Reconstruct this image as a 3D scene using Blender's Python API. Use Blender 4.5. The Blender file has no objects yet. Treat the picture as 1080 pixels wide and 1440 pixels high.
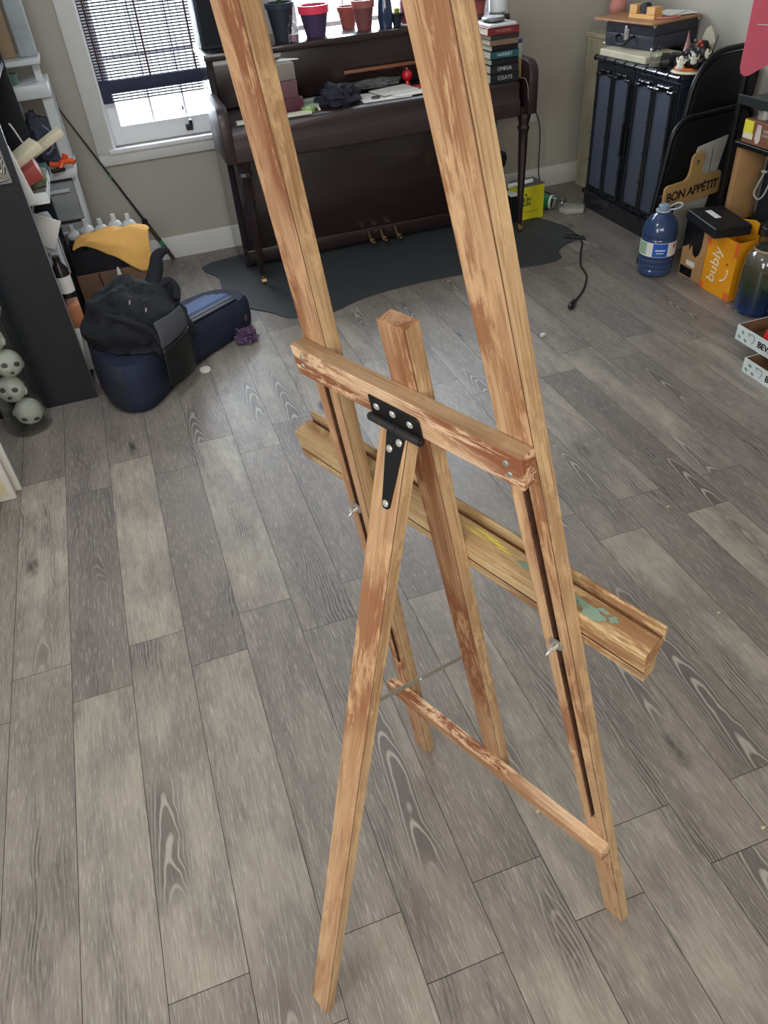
import bpy, bmesh, math, random
from mathutils import Vector, Matrix, Euler, noise
random.seed(7)
sc = bpy.context.scene
COL = sc.collection
V = Vector
R = math.radians

# ------------------------------------------------------------------ materials
def s2l(c):
    return tuple(((v / 12.92) if v <= .04045 else ((v + .055) / 1.055) ** 2.4) for v in c)
def rgb(r, g, b):
    return s2l((r / 255, g / 255, b / 255)) + (1,)
class NT:
    def __init__(s, name):
        s.m = bpy.data.materials.new(name); s.m.use_nodes = True
        s.t = s.m.node_tree; s.n = s.t.nodes; s.l = s.t.links
        s.b = s.n['Principled BSDF']
    def add(s, ty, **k):
        n = s.n.new(ty)
        for a, v in k.items():
            if a in n.inputs.keys() if isinstance(a, str) else False:
                n.inputs[a].default_value = v
            else:
                setattr(n, a, v)
        return n
    def link(s, a, b): s.l.new(a, b)
    def ramp(s, fac, stops, interp='LINEAR'):
        r = s.n.new('ShaderNodeValToRGB'); r.color_ramp.interpolation = interp
        e = r.color_ramp.elements
        while len(e) < len(stops): e.new(.5)
        for i, (p, c) in enumerate(stops):
            e[i].position = p; e[i].color = c if len(c) == 4 else tuple(c) + (1,)
        s.link(fac, r.inputs[0]); return r.outputs[0]
    def mix(s, fac, a, b, mode='MIX'):
        m = s.n.new('ShaderNodeMix'); m.data_type = 'RGBA'; m.blend_type = mode
        for v, i in ((fac, 0), (a, 6), (b, 7)):
            if hasattr(v, 'node'): s.link(v, m.inputs[i])
            else: m.inputs[i].default_value = v
        return m.outputs[2]
    def math(s, op, a, b=0.0, c=None):
        m = s.n.new('ShaderNodeMath'); m.operation = op
        for i, v in enumerate((a, b) if c is None else (a, b, c)):
            if hasattr(v, 'node'): s.link(v, m.inputs[i])
            else: m.inputs[i].default_value = v
        return m.outputs[0]
    def noise(s, vec, scale, detail=3, rough=.5, dist=0):
        n = s.n.new('ShaderNodeTexNoise'); n.inputs['Scale'].default_value = scale
        n.inputs['Detail'].default_value = detail; n.inputs['Roughness'].default_value = rough
        n.inputs['Distortion'].default_value = dist
        if vec is not None: s.link(vec, n.inputs['Vector'])
        return n.outputs['Fac']
    def mapping(s, vec, scale=(1, 1, 1), loc=(0, 0, 0), rot=(0, 0, 0)):
        n = s.n.new('ShaderNodeMapping'); s.link(vec, n.inputs[0])
        n.inputs['Scale'].default_value = scale; n.inputs['Location'].default_value = loc; n.inputs['Rotation'].default_value = rot
        return n.outputs[0]
    def bump(s, h, strength=.2, dist=.002):
        b = s.n.new('ShaderNodeBump'); b.inputs['Strength'].default_value = strength; b.inputs['Distance'].default_value = dist
        s.link(h, b.inputs['Height']); s.link(b.outputs[0], s.b.inputs['Normal'])
    def set(s, **k):
        for a, v in k.items(): s.b.inputs[a.replace('_', ' ')].default_value = v

_mc = {}
def mat(name, col, rough=.5, metal=0., var=.12, scale=12, bump=0., trans=0., alpha=1., ior=1.45, coat=0., emit=None):
    """plain painted / plastic / paper material with a little procedural variation"""
    if name in _mc: return _mc[name]
    t = NT(name); t.set(Roughness=rough, Metallic=metal, IOR=ior)
    tc = t.n.new('ShaderNodeTexCoord').outputs['Object']
    nz = t.noise(tc, scale, 4, .6)
    d = tuple(v * (1 - var) for v in col[:3]) + (1,); l = tuple(min(1, v * (1 + var)) for v in col[:3]) + (1,)
    t.link(t.ramp(nz, [(.3, d), (.7, l)]), t.b.inputs['Base Color'])
    if bump: t.bump(t.noise(tc, scale * 6, 3, .6), bump, .003)
    if trans: t.b.inputs['Transmission Weight'].default_value = trans
    if coat: t.b.inputs['Coat Weight'].default_value = coat
    if alpha < 1: t.b.inputs['Alpha'].default_value = alpha
    if emit: t.b.inputs['Emission Color'].default_value = emit; t.b.inputs['Emission Strength'].default_value = 1
    _mc[name] = t.m
    return t.m

def easel_wood(name, base, dark, stain, stain_amt, lo=.45):
    t = NT(name); t.set(Roughness=.62)
    at = t.n.new('ShaderNodeAttribute'); at.attribute_name = 'gc'; vec = at.outputs['Vector']
    fine = t.noise(t.mapping(vec, (420, 9, 420)), 1, 4, .65)
    wide = t.noise(t.mapping(vec, (55, 2.2, 55)), 1, 3, .55, .6)
    pat = t.noise(t.mapping(vec, (48, 13, 48)), 1, 6, .74, .5)
    big = t.noise(t.mapping(vec, (14, 3.6, 14)), 1, 2, .5)
    c = t.ramp(wide, [(.3, dark), (.62, base)])
    light = tuple(min(1, v * 1.3) for v in base[:3]) + (1,)
    c = t.mix(t.ramp(fine, [(.50, (0, 0, 0)), (.70, (.9, .9, .9))]), c, tuple(v * .62 for v in dark[:3]) + (1,))
    c = t.mix(t.ramp(pat, [(.35, (.55, .55, .55)), (.47, (0, 0, 0))]), c, light)
    pf = t.math('ADD', t.math('MULTIPLY', pat, .75), t.math('MULTIPLY', fine, .25))
    f = t.math('MULTIPLY', t.ramp(pf, [(.455, (0, 0, 0)), (.515, (1, 1, 1))]), t.ramp(big, [(lo, (0, 0, 0)), (lo + .1, (1, 1, 1))]))
    f = t.math('MULTIPLY', f, stain_amt)
    c = t.mix(f, c, stain)
    t.link(c, t.b.inputs['Base Color'])
    t.bump(t.math('ADD', fine, t.math('MULTIPLY', pat, .6)), .35, .0012)
    return t.m
W_REAR = easel_wood('worn_wood', rgb(184, 148, 110), rgb(160, 118, 80), rgb(128, 74, 40), .72, .47)
W_POST = easel_wood('worn_wood_reddish', rgb(178, 140, 104), rgb(152, 108, 74), rgb(124, 70, 38), .9)
W_PALE = easel_wood('worn_wood_pale', rgb(208, 176, 140), rgb(188, 150, 114), rgb(132, 78, 50), 1., .34)
W_LEDGE = easel_wood('ledge_wood', rgb(180, 152, 110), rgb(156, 124, 82), rgb(122, 78, 46), .7)

def floor_material():
    t = NT('grey_oak_planks')
    at = t.n.new('ShaderNodeAttribute'); at.attribute_name = 'gc'; vec = at.outputs['Vector']
    tn = t.n.new('ShaderNodeAttribute'); tn.attribute_name = 'tone'; tone = tn.outputs['Fac']
    warp = t.n.new('ShaderNodeTexNoise'); warp.inputs['Scale'].default_value = 1; warp.inputs['Detail'].default_value = 2
    t.link(t.mapping(vec, (7, 2.2, 7)), warp.inputs['Vector'])
    wv = t.n.new('ShaderNodeVectorMath'); wv.operation = 'SCALE'; wv.inputs['Scale'].default_value = .11
    t.link(warp.outputs['Color'], wv.inputs[0])
    ad = t.n.new('ShaderNodeVectorMath'); ad.operation = 'ADD'; t.link(vec, ad.inputs[0]); t.link(wv.outputs[0], ad.inputs[1])
    w = t.n.new('ShaderNodeTexWave'); w.wave_type = 'BANDS'; w.bands_direction = 'X'
    w.inputs['Scale'].default_value = 1; w.inputs['Distortion'].default_value = 2.5; w.inputs['Detail'].default_value = 3; w.inputs['Detail Scale'].default_value = 1.5
    t.link(t.mapping(ad.outputs[0], (34, 3.2, 1)), w.inputs['Vector'])
    fine = t.noise(t.mapping(vec, (260, 9, 1)), 1, 5, .7)
    patch = t.noise(t.mapping(vec, (11, 1.7, 1)), 1, 4, .6, .5)
    speck = t.noise(t.mapping(vec, (520, 26, 1)), 1, 2, .5)
    base = t.ramp(tone, [(0, rgb(114, 105, 99)), (.5, rgb(139, 130, 121)), (1, rgb(168, 160, 145))])
    cloud = t.noise(t.mapping(vec, (9, 4, 1)), 1, 4, .65)
    base = t.mix(t.ramp(cloud, [(.40, (.6, .6, .6)), (.60, (0, 0, 0))]), base, rgb(110, 103, 98))
    c = t.mix(t.ramp(patch, [(.46, (0, 0, 0)), (.72, (.8, .8, .8))]), base, t.ramp(tone, [(0, rgb(82, 75, 73)), (1, rgb(112, 104, 98))]))
    # dark cathedral grain with pale pores, only inside the darker patches
    inside = t.ramp(patch, [(.57, (0, 0, 0)), (.68, (1, 1, 1))])
    c = t.mix(t.math('MULTIPLY', t.ramp(w.outputs['Fac'], [(.55, (0, 0, 0)), (.9, (1, 1, 1))]), t.math('MULTIPLY', inside, .7)), c, rgb(62, 56, 55))
    c = t.mix(t.math('MULTIPLY', t.ramp(w.outputs['Fac'], [(.0, (1, 1, 1)), (.16, (0, 0, 0))]), t.math('MULTIPLY', inside, .45)), c, rgb(178, 172, 165))
    c = t.mix(t.ramp(fine, [(.45, (0, 0, 0)), (.72, (.5, .5, .5))]), c, rgb(92, 86, 82))
    c = t.mix(t.ramp(speck, [(.54, (0, 0, 0)), (.72, (.42, .42, .42))]), c, rgb(196, 190, 180))
    # cathedral (nested V) grain on some planks
    la_ = t.n.new('ShaderNodeAttribute'); la_.attribute_name = 'lc'; sp = t.n.new('ShaderNodeSeparateXYZ'); t.link(la_.outputs['Vector'], sp.inputs[0])
    wob = t.noise(t.mapping(vec, (5, 3.5, 1)), 1, 3, .55)
    lx_ = t.math('ADD', sp.outputs[0], t.math('MULTIPLY', t.math('SUBTRACT', wob, .5), .04))
    x2 = t.math('MULTIPLY', t.math('MULTIPLY', lx_, lx_), 15000.)
    ph = t.math('ADD', t.math('ADD', t.math('MULTIPLY', sp.outputs[1], 70.), x2), t.math('MULTIPLY', wob, 34.))
    sn = t.math('SINE', ph)
    lines = t.ramp(t.math('MULTIPLY_ADD', sn, .5, .5), [(.70, (0, 0, 0)), (1., (1, 1, 1))])
    along = t.ramp(t.noise(t.mapping(vec, (1.5, 1.6, 1)), 1, 2, .5), [(.52, (0, 0, 0)), (.60, (1, 1, 1))])
    cen = t.ramp(t.math('ABSOLUTE', lx_), [(.018, (1, 1, 1)), (.046, (0, 0, 0))])
    who = t.ramp(sp.outputs[2], [(.36, (0, 0, 0)), (.40, (1, 1, 1))])
    msk = t.math('MULTIPLY', t.math('MULTIPLY', along, cen), who)
    c = t.mix(t.math('MULTIPLY', msk, .62), c, rgb(84, 76, 74))
    c = t.mix(t.math('MULTIPLY', t.math('MULTIPLY', lines, msk), .75), c, rgb(176, 170, 160))
    # knots
    vo = t.n.new('ShaderNodeTexVoronoi'); vo.inputs['Scale'].default_value = 1; vo.inputs['Randomness'].default_value = 1
    t.link(t.mapping(ad.outputs[0], (5.2, 2.0, 1)), vo.inputs['Vector'])
    k = t.ramp(vo.outputs['Distance'], [(.05, (1, 1, 1)), (.15, (0, 0, 0))])
    kn = t.noise(t.mapping(vec, (60, 25, 1)), 1, 3, .6)
    c = t.mix(t.math('MULTIPLY', k, t.ramp(kn, [(.35, (.2, .2, .2)), (.6, (.95, .95, .95))])), c, rgb(52, 46, 45))
    t.link(c, t.b.inputs['Base Color'])
    t.link(t.ramp(fine, [(.3, (.36, .36, .36)), (.8, (.54, .54, .54))]), t.b.inputs['Roughness'])
    t.bump(t.math('ADD', fine, speck), .25, .0008)
    return t.m
M_FLOOR = floor_material()
M_GAP = mat('plank_gap', rgb(48, 43, 41), .8)

def wood_mat(name, a, b, rough=.45, axis='X', scale=30, coat=0):
    t = NT(name); t.set(Roughness=rough); t.b.inputs['Coat Weight'].default_value = coat
    tc = t.n.new('ShaderNodeTexCoord').outputs['Object']
    s = {'X': (scale * .08, scale, scale), 'Y': (scale, scale * .08, scale), 'Z': (scale, scale, scale * .08)}[axis]
    nz = t.noise(t.mapping(tc, s), 1, 4, .6, .3)
    t.link(t.ramp(nz, [(.3, a), (.7, b)]), t.b.inputs['Base Color'])
    return t.m
M_PIANO = wood_mat('mahogany', rgb(36, 23, 25), rgb(50, 33, 35), .45, 'X', 40, .1)
M_PIANO_D = wood_mat('dark_mahogany', rgb(30, 20, 21), rgb(44, 29, 29), .3, 'X', 40, .4)
M_PIANO_SIDE = wood_mat('polished_mahogany_side', rgb(30, 26, 34), rgb(44, 38, 46), .16, 'Z', 40, .6)
M_WALL = mat('beige_wall', rgb(172, 167, 156), .85, var=.03, scale=3, bump=.05)
M_CEIL = mat('ceiling_white', rgb(225, 222, 214), .9, var=.02)
M_WHITE = mat('white_paint', rgb(206, 205, 200), .5, var=.03)
M_WHITEP = mat('white_plastic', rgb(205, 208, 208), .35, var=.04)
M_VINYL = mat('window_vinyl', rgb(225, 226, 228), .4, var=.02)
M_BLACK = mat('black_laminate', rgb(30, 33, 38), .42, var=.12, scale=6)
M_BLACKM = mat('black_metal', rgb(16, 18, 20), .38, .2, var=.1)
M_BLKVINYL = mat('black_vinyl', rgb(12, 13, 15), .45, var=.1, bump=.05)
M_BLKPL = mat('black_plastic', rgb(22, 23, 25), .4)
M_RUBBER = mat('black_rubber', rgb(56, 59, 62), .6, var=.08, scale=8, bump=.1)
M_STEEL = mat('zinc_steel', rgb(200, 198, 192), .35, .6, var=.1, scale=60)
M_DSTEEL = mat('dull_steel', rgb(150, 150, 140), .42, .5, var=.1, scale=60)
M_BRASS = mat('brass', rgb(180, 160, 120), .35, 1., var=.1)
M_HINGE = mat('black_hinge_paint', rgb(16, 16, 17), .5, .3, var=.2, scale=80, bump=.15)
M_KNUCK = mat('worn_black_steel', rgb(52, 50, 50), .42, .5, var=.4, scale=120, bump=.2)
M_CARD = mat('cardboard', rgb(172, 132, 88), .85, var=.06)
M_CARD_D = mat('brown_cardboard', rgb(128, 98, 80), .85, var=.1)
M_PAPER = mat('white_paper', rgb(220, 218, 212), .8, var=.05)
M_CREAM = mat('cream_card', rgb(206, 198, 168), .8, var=.06)
M_NAVY = mat('navy_fabric', rgb(28, 35, 56), .8, var=.15, scale=40, bump=.2)
M_NAVY_LIT = mat('sunlit_navy_fabric', rgb(76, 98, 142), .7, var=.12, scale=40, bump=.2)  # case navy with sunlight painted in as a brighter blue
M_BLKFAB = mat('black_fabric', rgb(25, 27, 33), .9, var=.2, scale=25, bump=.35)
M_GREYFAB = mat('grey_fabric', rgb(66, 67, 74), .85, var=.12, scale=25, bump=.2)
M_ORANGE_CLOTH = mat('golden_cloth', rgb(246, 190, 104), .75, var=.06, scale=10, bump=.15)

def glass_mat(name, col=(1, 1, 1, 1), rough=.03, alpha=None):
    if name in _mc: return _mc[name]
    t = NT(name)
    out = [n for n in t.n if n.type == 'OUTPUT_MATERIAL'][0]
    tr = t.n.new('ShaderNodeBsdfTransparent'); tr.inputs[0].default_value = col
    gl = t.n.new('ShaderNodeBsdfGlossy'); gl.inputs['Roughness'].default_value = rough
    lw = t.n.new('ShaderNodeLayerWeight'); lw.inputs[0].default_value = .5
    mx = t.n.new('ShaderNodeMixShader'); t.link(t.math('ADD', t.math('MULTIPLY', t.math('POWER', lw.outputs['Facing'], 2.5), .8), .05 if alpha is None else alpha), mx.inputs[0])
    t.link(tr.outputs[0], mx.inputs[1]); t.link(gl.outputs[0], mx.inputs[2]); t.link(mx.outputs[0], out.inputs[0])
    _mc[name] = t.m
    return t.m
M_PANE = glass_mat('window_pane')
M_GLASS = glass_mat('clear_glass', (.93, .95, .94, 1), .05)
M_GLASSD = glass_mat('smoky_glass', (.55, .58, .58, 1), .05)

# ------------------------------------------------------------------ geometry helpers
class MB:
    """collects shapes into one bmesh"""
    def __init__(s, M=None):
        s.bm = bmesh.new(); s.M = M or Matrix(); s.gc = s.bm.verts.layers.float_vector.new('gc')
    def _v(s, p): return s.bm.verts.new(s.M @ V(p))
    def _face(s, vs):
        try: return s.bm.faces.new(vs)
        except ValueError: return None
    def box(s, c, size, rot=(0, 0, 0), bev=0.):
        m = Matrix.Translation(c) @ Euler(rot).to_matrix().to_4x4()
        h = [v / 2 for v in size]; vs = []
        for x in (-1, 1):
            for y in (-1, 1):
                for z in (-1, 1): vs.append(s._v(m @ V((x * h[0], y * h[1], z * h[2]))))
        fs = [s._face([vs[i] for i in q]) for q in ((0, 1, 3, 2), (4, 6, 7, 5), (0, 4, 5, 1), (2, 3, 7, 6), (0, 2, 6, 4), (1, 5, 7, 3))]
        if bev:
            es = list({e for f_ in fs for e in f_.edges})
            bmesh.ops.bevel(s.bm, geom=es, offset=bev, segments=2, profile=.5, affect='EDGES')
        return s
    def b2(s, p0, p1, bev=0.):
        c = [(a + b) / 2 for a, b in zip(p0, p1)]; z = [abs(b - a) for a, b in zip(p0, p1)]
        return s.box(c, z, bev=bev)
    def cyl(s, a, b, r, r2=None, seg=16, cap=True):
        a, b = V(a), V(b); ax = (b - a).normalized(); r2 = r if r2 is None else r2
        t = V((1, 0, 0)) if abs(ax.x) < .9 else V((0, 1, 0)); u = ax.cross(t).normalized(); w = ax.cross(u)
        A = []; B = []
        for i in range(seg):
            an = 2 * math.pi * i / seg; d = u * math.cos(an) + w * math.sin(an)
            A.append(s._v(a + d * r)); B.append(s._v(b + d * r2))
        for i in range(seg):
            j = (i + 1) % seg; s._face([A[i], A[j], B[j], B[i]])
        if cap: s._face(A[::-1]); s._face(B)
        return s
    def lathe(s, prof, c=(0, 0, 0), seg=28, rot=None, sx=1, sy=1, cap=False):
        m = Matrix.Translation(c) @ (Euler(rot).to_matrix().to_4x4() if rot else Matrix())
        rings = []
        for r, z in prof:
            if r < 1e-5: rings.append([s._v(m @ V((0, 0, z)))])
            else: rings.append([s._v(m @ V((r * sx * math.cos(2 * math.pi * i / seg), r * sy * math.sin(2 * math.pi * i / seg), z))) for i in range(seg)])
        for A, B in zip(rings, rings[1:]):
            if len(A) == 1 and len(B) == 1: continue
            for i in range(seg):
                j = (i + 1) % seg
                if len(A) == 1: s._face([A[0], B[j], B[i]])
                elif len(B) == 1: s._face([A[i], A[j], B[0]])
                else: s._face([A[i], A[j], B[j], B[i]])
        if cap:
            for q in (rings[0], rings[-1]):
                if len(q) > 1: s._face(q)
        return s
    def prism(s, pts, O, U, W, D):
        """polygon pts (a,b) in plane O+aU+bW, pushed along vector D"""
        O, U, W, D = V(O), V(U), V(W), V(D)
        A = [s._v(O + U * a + W * b) for a, b in pts]; B = [s._v(O + U * a + W * b + D) for a, b in pts]
        n = len(pts); s._face(A[::-1]); s._face(B)
        for i in range(n): s._face([A[i], A[(i + 1) % n], B[(i + 1) % n], B[i]])
        return s
    def tube(s, pts, r, seg=8, cap=True, smooth=0):
        pts = [V(p) for p in pts]
        if smooth:
            out = []
            for i in range(len(pts) - 1):
                p0 = pts[max(i - 1, 0)]; p1 = pts[i]; p2 = pts[i + 1]; p3 = pts[min(i + 2, len(pts) - 1)]
                for k in range(smooth):
                    t = k / smooth
                    out.append(.5 * ((2 * p1) + (p2 - p0) * t + (2 * p0 - 5 * p1 + 4 * p2 - p3) * t * t + (3 * p1 - 3 * p2 + p3 - p0) * t ** 3))
            out.append(pts[-1]); pts = out
        rings = []; prev = None
        for i, p in enumerate(pts):
            d = (pts[min(i + 1, len(pts) - 1)] - pts[max(i - 1, 0)]).normalized()
            if prev is None: u = d.cross(V((0, 0, 1)) if abs(d.z) < .9 else V((1, 0, 0))).normalized()
            else: u = (prev - d * prev.dot(d)).normalized()
            prev = u; w = d.cross(u); rr = r(i / (len(pts) - 1)) if callable(r) else r
            rings.append([s._v(p + (u * math.cos(2 * math.pi * k / seg) + w * math.sin(2 * math.pi * k / seg)) * rr) for k in range(seg)])
        for A, B in zip(rings, rings[1:]):
            for i in range(seg):
                j = (i + 1) % seg; s._face([A[i], A[j], B[j], B[i]])
        if cap: s._face(rings[0][::-1]); s._face(rings[-1])
        return s
    def ball(s, c, r, seg=20, rings=12, rot=None, fn=None):
        if not hasattr(r, '__len__'): r = (r, r, r)
        m = Matrix.Translation(c) @ (Euler(rot).to_matrix().to_4x4() if rot else Matrix())
        rs = []
        for j in range(rings + 1):
            ph = math.pi * j / rings
            row = []
            for i in range(seg if 0 < j < rings else 1):
                th = 2 * math.pi * i / seg
                d = V((math.sin(ph) * math.cos(th), math.sin(ph) * math.sin(th), math.cos(ph)))
                k = fn(d) if fn else 1.
                row.append(s._v(m @ V((d.x * r[0] * k, d.y * r[1] * k, d.z * r[2] * k))))
            rs.append(row)
        for A, B in zip(rs, rs[1:]):
            for i in range(seg):
                j = (i + 1) % seg
                if len(A) == 1: s._face([A[0], B[i], B[j]])
                elif len(B) == 1: s._face([A[i], B[0], A[j]])
                else: s._face([A[i], B[i], B[j], A[j]])
        return s
    def grid(s, P, nu, nv, thick=None):
        vs = [[s._v(P(i / nu, j / nv)) for j in range(nv + 1)] for i in range(nu + 1)]
        for i in range(nu):
            for j in range(nv): s._face([vs[i][j], vs[i + 1][j], vs[i + 1][j + 1], vs[i][j + 1]])
        return s
    def bevel(s, off=.002, seg=1, ang=30):
        bmesh.ops.recalc_face_normals(s.bm, faces=s.bm.faces)
        es = [e for e in s.bm.edges if len(e.link_faces) == 2 and e.calc_face_angle(0) > R(ang)]
        bmesh.ops.bevel(s.bm, geom=es, offset=off, segments=seg, profile=.5, affect='EDGES')
        return s
    def build(s, name, m, parent=None, world=False, smooth=True, solid=0):
        bmesh.ops.recalc_face_normals(s.bm, faces=s.bm.faces)
        me = bpy.data.meshes.new(name); s.bm.to_mesh(me); s.bm.free()
        if world and parent is not None: me.transform(rootm(parent).inverted())
        me.materials.append(m)
        if smooth:
            for p in me.polygons: p.use_smooth = True
            me.set_sharp_from_angle(angle=R(35))
        o = bpy.data.objects.new(name, me); COL.objects.link(o)
        if parent is not None: o.parent = parent
        if solid:
            md = o.modifiers.new('Solidify', 'SOLIDIFY'); md.thickness = solid; md.offset = 0
        return o
def rootm(o):
    while o.parent is not None: o = o.parent
    return Matrix.Translation(o.location) @ o.rotation_euler.to_matrix().to_4x4()
def thing(name, label, cat, loc=(0, 0, 0), rz=0, group=None, rot=None):
    o = bpy.data.objects.new(name, None); COL.objects.link(o); o.empty_display_size = .05
    o.location = loc; o.rotation_euler = rot if rot else (0, 0, rz)
    o['label'] = label; o['category'] = cat
    if group: o['group'] = group
    return o
def tag(o, label, cat, group=None, kind=None):
    """top-level one-mesh thing; its origin moves to the middle of its base"""
    o['label'] = label; o['category'] = cat
    if group: o['group'] = group
    if kind: o['kind'] = kind
    bb = [V(b) for b in o.bound_box]
    c = sum(bb, V()) / 8; c.z = min(b.z for b in bb)
    if o.parent is None and o.location.length < 1e-6 and not any(o.rotation_euler):
        o.data.transform(Matrix.Translation(-c)); o.location = c
    return o
def structure(o, kind='structure'):
    o['kind'] = kind; return o
def text_mesh(name, txt, size, m, M, parent, depth=.0004, align='CENTER', bold=0., shear=0., spacing=1.):
    cu = bpy.data.curves.new(name, 'FONT'); cu.body = txt; cu.size = size; cu.extrude = depth; cu.align_x = align; cu.align_y = 'CENTER'
    cu.offset = bold; cu.shear = shear; cu.space_character = spacing
    tmp = bpy.data.objects.new(name, cu); COL.objects.link(tmp)
    bpy.context.view_layer.update()
    me = bpy.data.meshes.new_from_object(tmp.evaluated_get(bpy.context.evaluated_depsgraph_get()))
    bpy.data.objects.remove(tmp); bpy.data.curves.remove(cu)
    me.name = name; me.transform(M); me.materials.clear(); me.materials.append(m)
    if parent is not None: me.transform(rootm(parent).inverted())
    o = bpy.data.objects.new(name, me); COL.objects.link(o)
    if parent is not None: o.parent = parent
    return o
def frameM(O, X, Y):
    X = V(X).normalized(); Y = V(Y); Y = (Y - X * Y.dot(X)).normalized(); Z = X.cross(Y)
    m = Matrix((X, Y, Z)).transposed().to_4x4(); m.translation = V(O); return m

# ------------------------------------------------------------------ camera
CY, CP, CR, CF = R(15.86775), R(39.90456), R(-5.33468), 1056.627
fw = V((math.sin(CY) * math.cos(CP), math.cos(CY) * math.cos(CP), -math.sin(CP)))
ri = V((math.cos(CY), -math.sin(CY), 0)); up = ri.cross(fw)
c_, s_ = math.cos(CR), math.sin(CR)
X_ = ri * c_ + up * s_; Y_ = up * c_ - ri * s_
cm = Matrix((X_, Y_, -fw)).transposed().to_4x4(); cm.translation = V((0, 0, 1.55))
cam = bpy.data.cameras.new('camera'); co = bpy.data.objects.new('camera', cam); COL.objects.link(co)
co.matrix_world = cm; cam.sensor_fit = 'VERTICAL'; cam.sensor_height = 36; cam.lens = CF / 1440 * 36; cam.clip_start = .03
sc.camera = co

# ------------------------------------------------------------------ room
XL, XR, YB, YF, ZC = -.86, 2.95, 4.40, -2.6, 2.45
def plank_floor():
    bm = bmesh.new(); gc = bm.verts.layers.float_vector.new('gc'); lc = bm.verts.layers.float_vector.new('lc'); tn = bm.verts.layers.float.new('tone')
    W, L, g = .1527, .914, .0007
    tones = {(-4, 1): .95, (-3, 1): .28, (-2, 1): .97, (-1, 1): .3, (0, 1): .88, (1, 1): .42, (1, 2): .7, (2, 1): .25, (-2, 0): .75, (-3, 0): .8,
             (-1, 0): .72, (0, 0): .5, (1, 0): .55, (2, 0): .38, (2, -1): .85, (3, -1): .75, (3, 0): .78, (4, 0): .62, (4, -1): .8, (9, 1): .1, (10, 1): .85,
             (8, 1): .75, (7, 1): .45, (7, 0): .8, (1, -1): .55, (0, -1): .7, (9, 0): .82, (5, 0): .5, (6, 0): .4, (8, 0): .3, (10, 2): .6, (-4, 0): .6, (-3, 2): .4,
             (0, 2): .5, (-1, 2): .35, (-2, 2): .3, (6, -1): .75, (5, -1): .45, (11, 1): .3, (12, 1): .55, (12, 2): .2}
    def quad(x0, y0, x1, y1, z, tone, off, lx=0):
        vs = []
        for x, y in ((x0, y0), (x1, y0), (x1, y1), (x0, y1)):
            v = bm.verts.new((x, y, z)); v[gc] = (x + off[0], y + off[1], off[2]); v[lc] = (x - lx, y + off[1], (off[0] + 9) / 18); v[tn] = tone; vs.append(v)
        return bm.faces.new(vs)
    for k in range(-18, 20):
        x0 = -.0178 + k * W; x1 = x0 + W
        if x0 > XR: continue
        for r in range(-5, 6):
            y0 = (.616 if k % 2 == 0 else .480) + r * L - 0.0
            # row 0 starts at y0
            y1 = y0 + L
            if y0 > YB + .1 or y1 < YF: continue
            a, b = max(x0, -3.0) + g, min(x1, XR + .1) - g
            if b <= a: continue
            random.seed(k * 97 + r * 13 + 5)
            tone = tones.get((k, r), random.choice((.2, .35, .45, .55, .65, .8)))
            f = quad(a, max(y0, YF) + g, b, min(y1, YB + .1) - g, 0, tone, (random.uniform(-9, 9), random.uniform(-9, 9), random.uniform(-4, 4)), x0 + W * random.uniform(.2, .8))
    f = quad(-3.05, YF, XR + .1, YB + .1, -.0015, 0, (0, 0, 0)); f.material_index = 1
    me = bpy.data.meshes.new('floor'); bm.to_mesh(me); bm.free()
    me.materials.append(M_FLOOR); me.materials.append(M_GAP)
    o = bpy.data.objects.new('floor', me); COL.objects.link(o); return structure(o)
plank_floor()
# back wall with two window openings
W1 = (-.005, .64, .60, 1.95)    # x0,x1,z0,z1
W2 = (.98, 2.13, .93, 2.0)
mb = MB()
def wallpiece(x0, x1, z0, z1): mb.b2((x0, YB, z0), (x1, YB + .12, z1))
wallpiece(XL - .1, W1[0], 0, ZC); wallpiece(W1[0], W1[1], 0, W1[2]); wallpiece(W1[0], W1[1], W1[3], ZC)
wallpiece(W1[1], W2[0], 0, ZC); wallpiece(W2[0], W2[1], 0, W2[2]); wallpiece(W2[0], W2[1], W2[3], ZC); wallpiece(W2[1], XR + .1, 0, ZC)
structure(mb.build('wall_back', M_WALL))
structure(MB().b2((XR, YF, 0), (XR + .1, YB, ZC)).build('wall_right', M_WALL))
structure(MB().b2((XL - .1, 1.9, 0), (XL, YB, ZC)).build('wall_left', M_WALL))
structure(MB().b2((-3.1, 1.9, 0), (XL - .1, 2.0, ZC)).b2((-3.1, YF, 0), (-3.0, 1.9, ZC)).build('wall_side', M_WALL))
structure(MB().b2((-3.1, YF - .1, 0), (XR + .1, YF, ZC)).build('wall_front', M_WALL))
structure(MB().b2((-3.1, YF - .1, ZC), (XR + .1, YB + .1, ZC + .08)).build('ceiling', M_CEIL))
bp = [(0, 0), (.014, 0), (.014, .085), (.009, .098), (.009, .105), (.004, .115), (0, .115)]
structure(MB().prism(bp, (XL, YB, 0), (0, -1, 0), (0, 0, 1), (XR - XL, 0, 0)).build('baseboard_back', M_WHITE))
structure(MB().prism(bp, (XR, YF, 0), (-1, 0, 0), (0, 0, 1), (0, YB - YF - .014, 0)).build('baseboard_right', M_WHITE))
structure(MB().prism(bp, (XL, 1.9, 0), (1, 0, 0), (0, 0, 1), (0, YB - 1.9 - .014, 0)).build('baseboard_left', M_WHITE))

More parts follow.
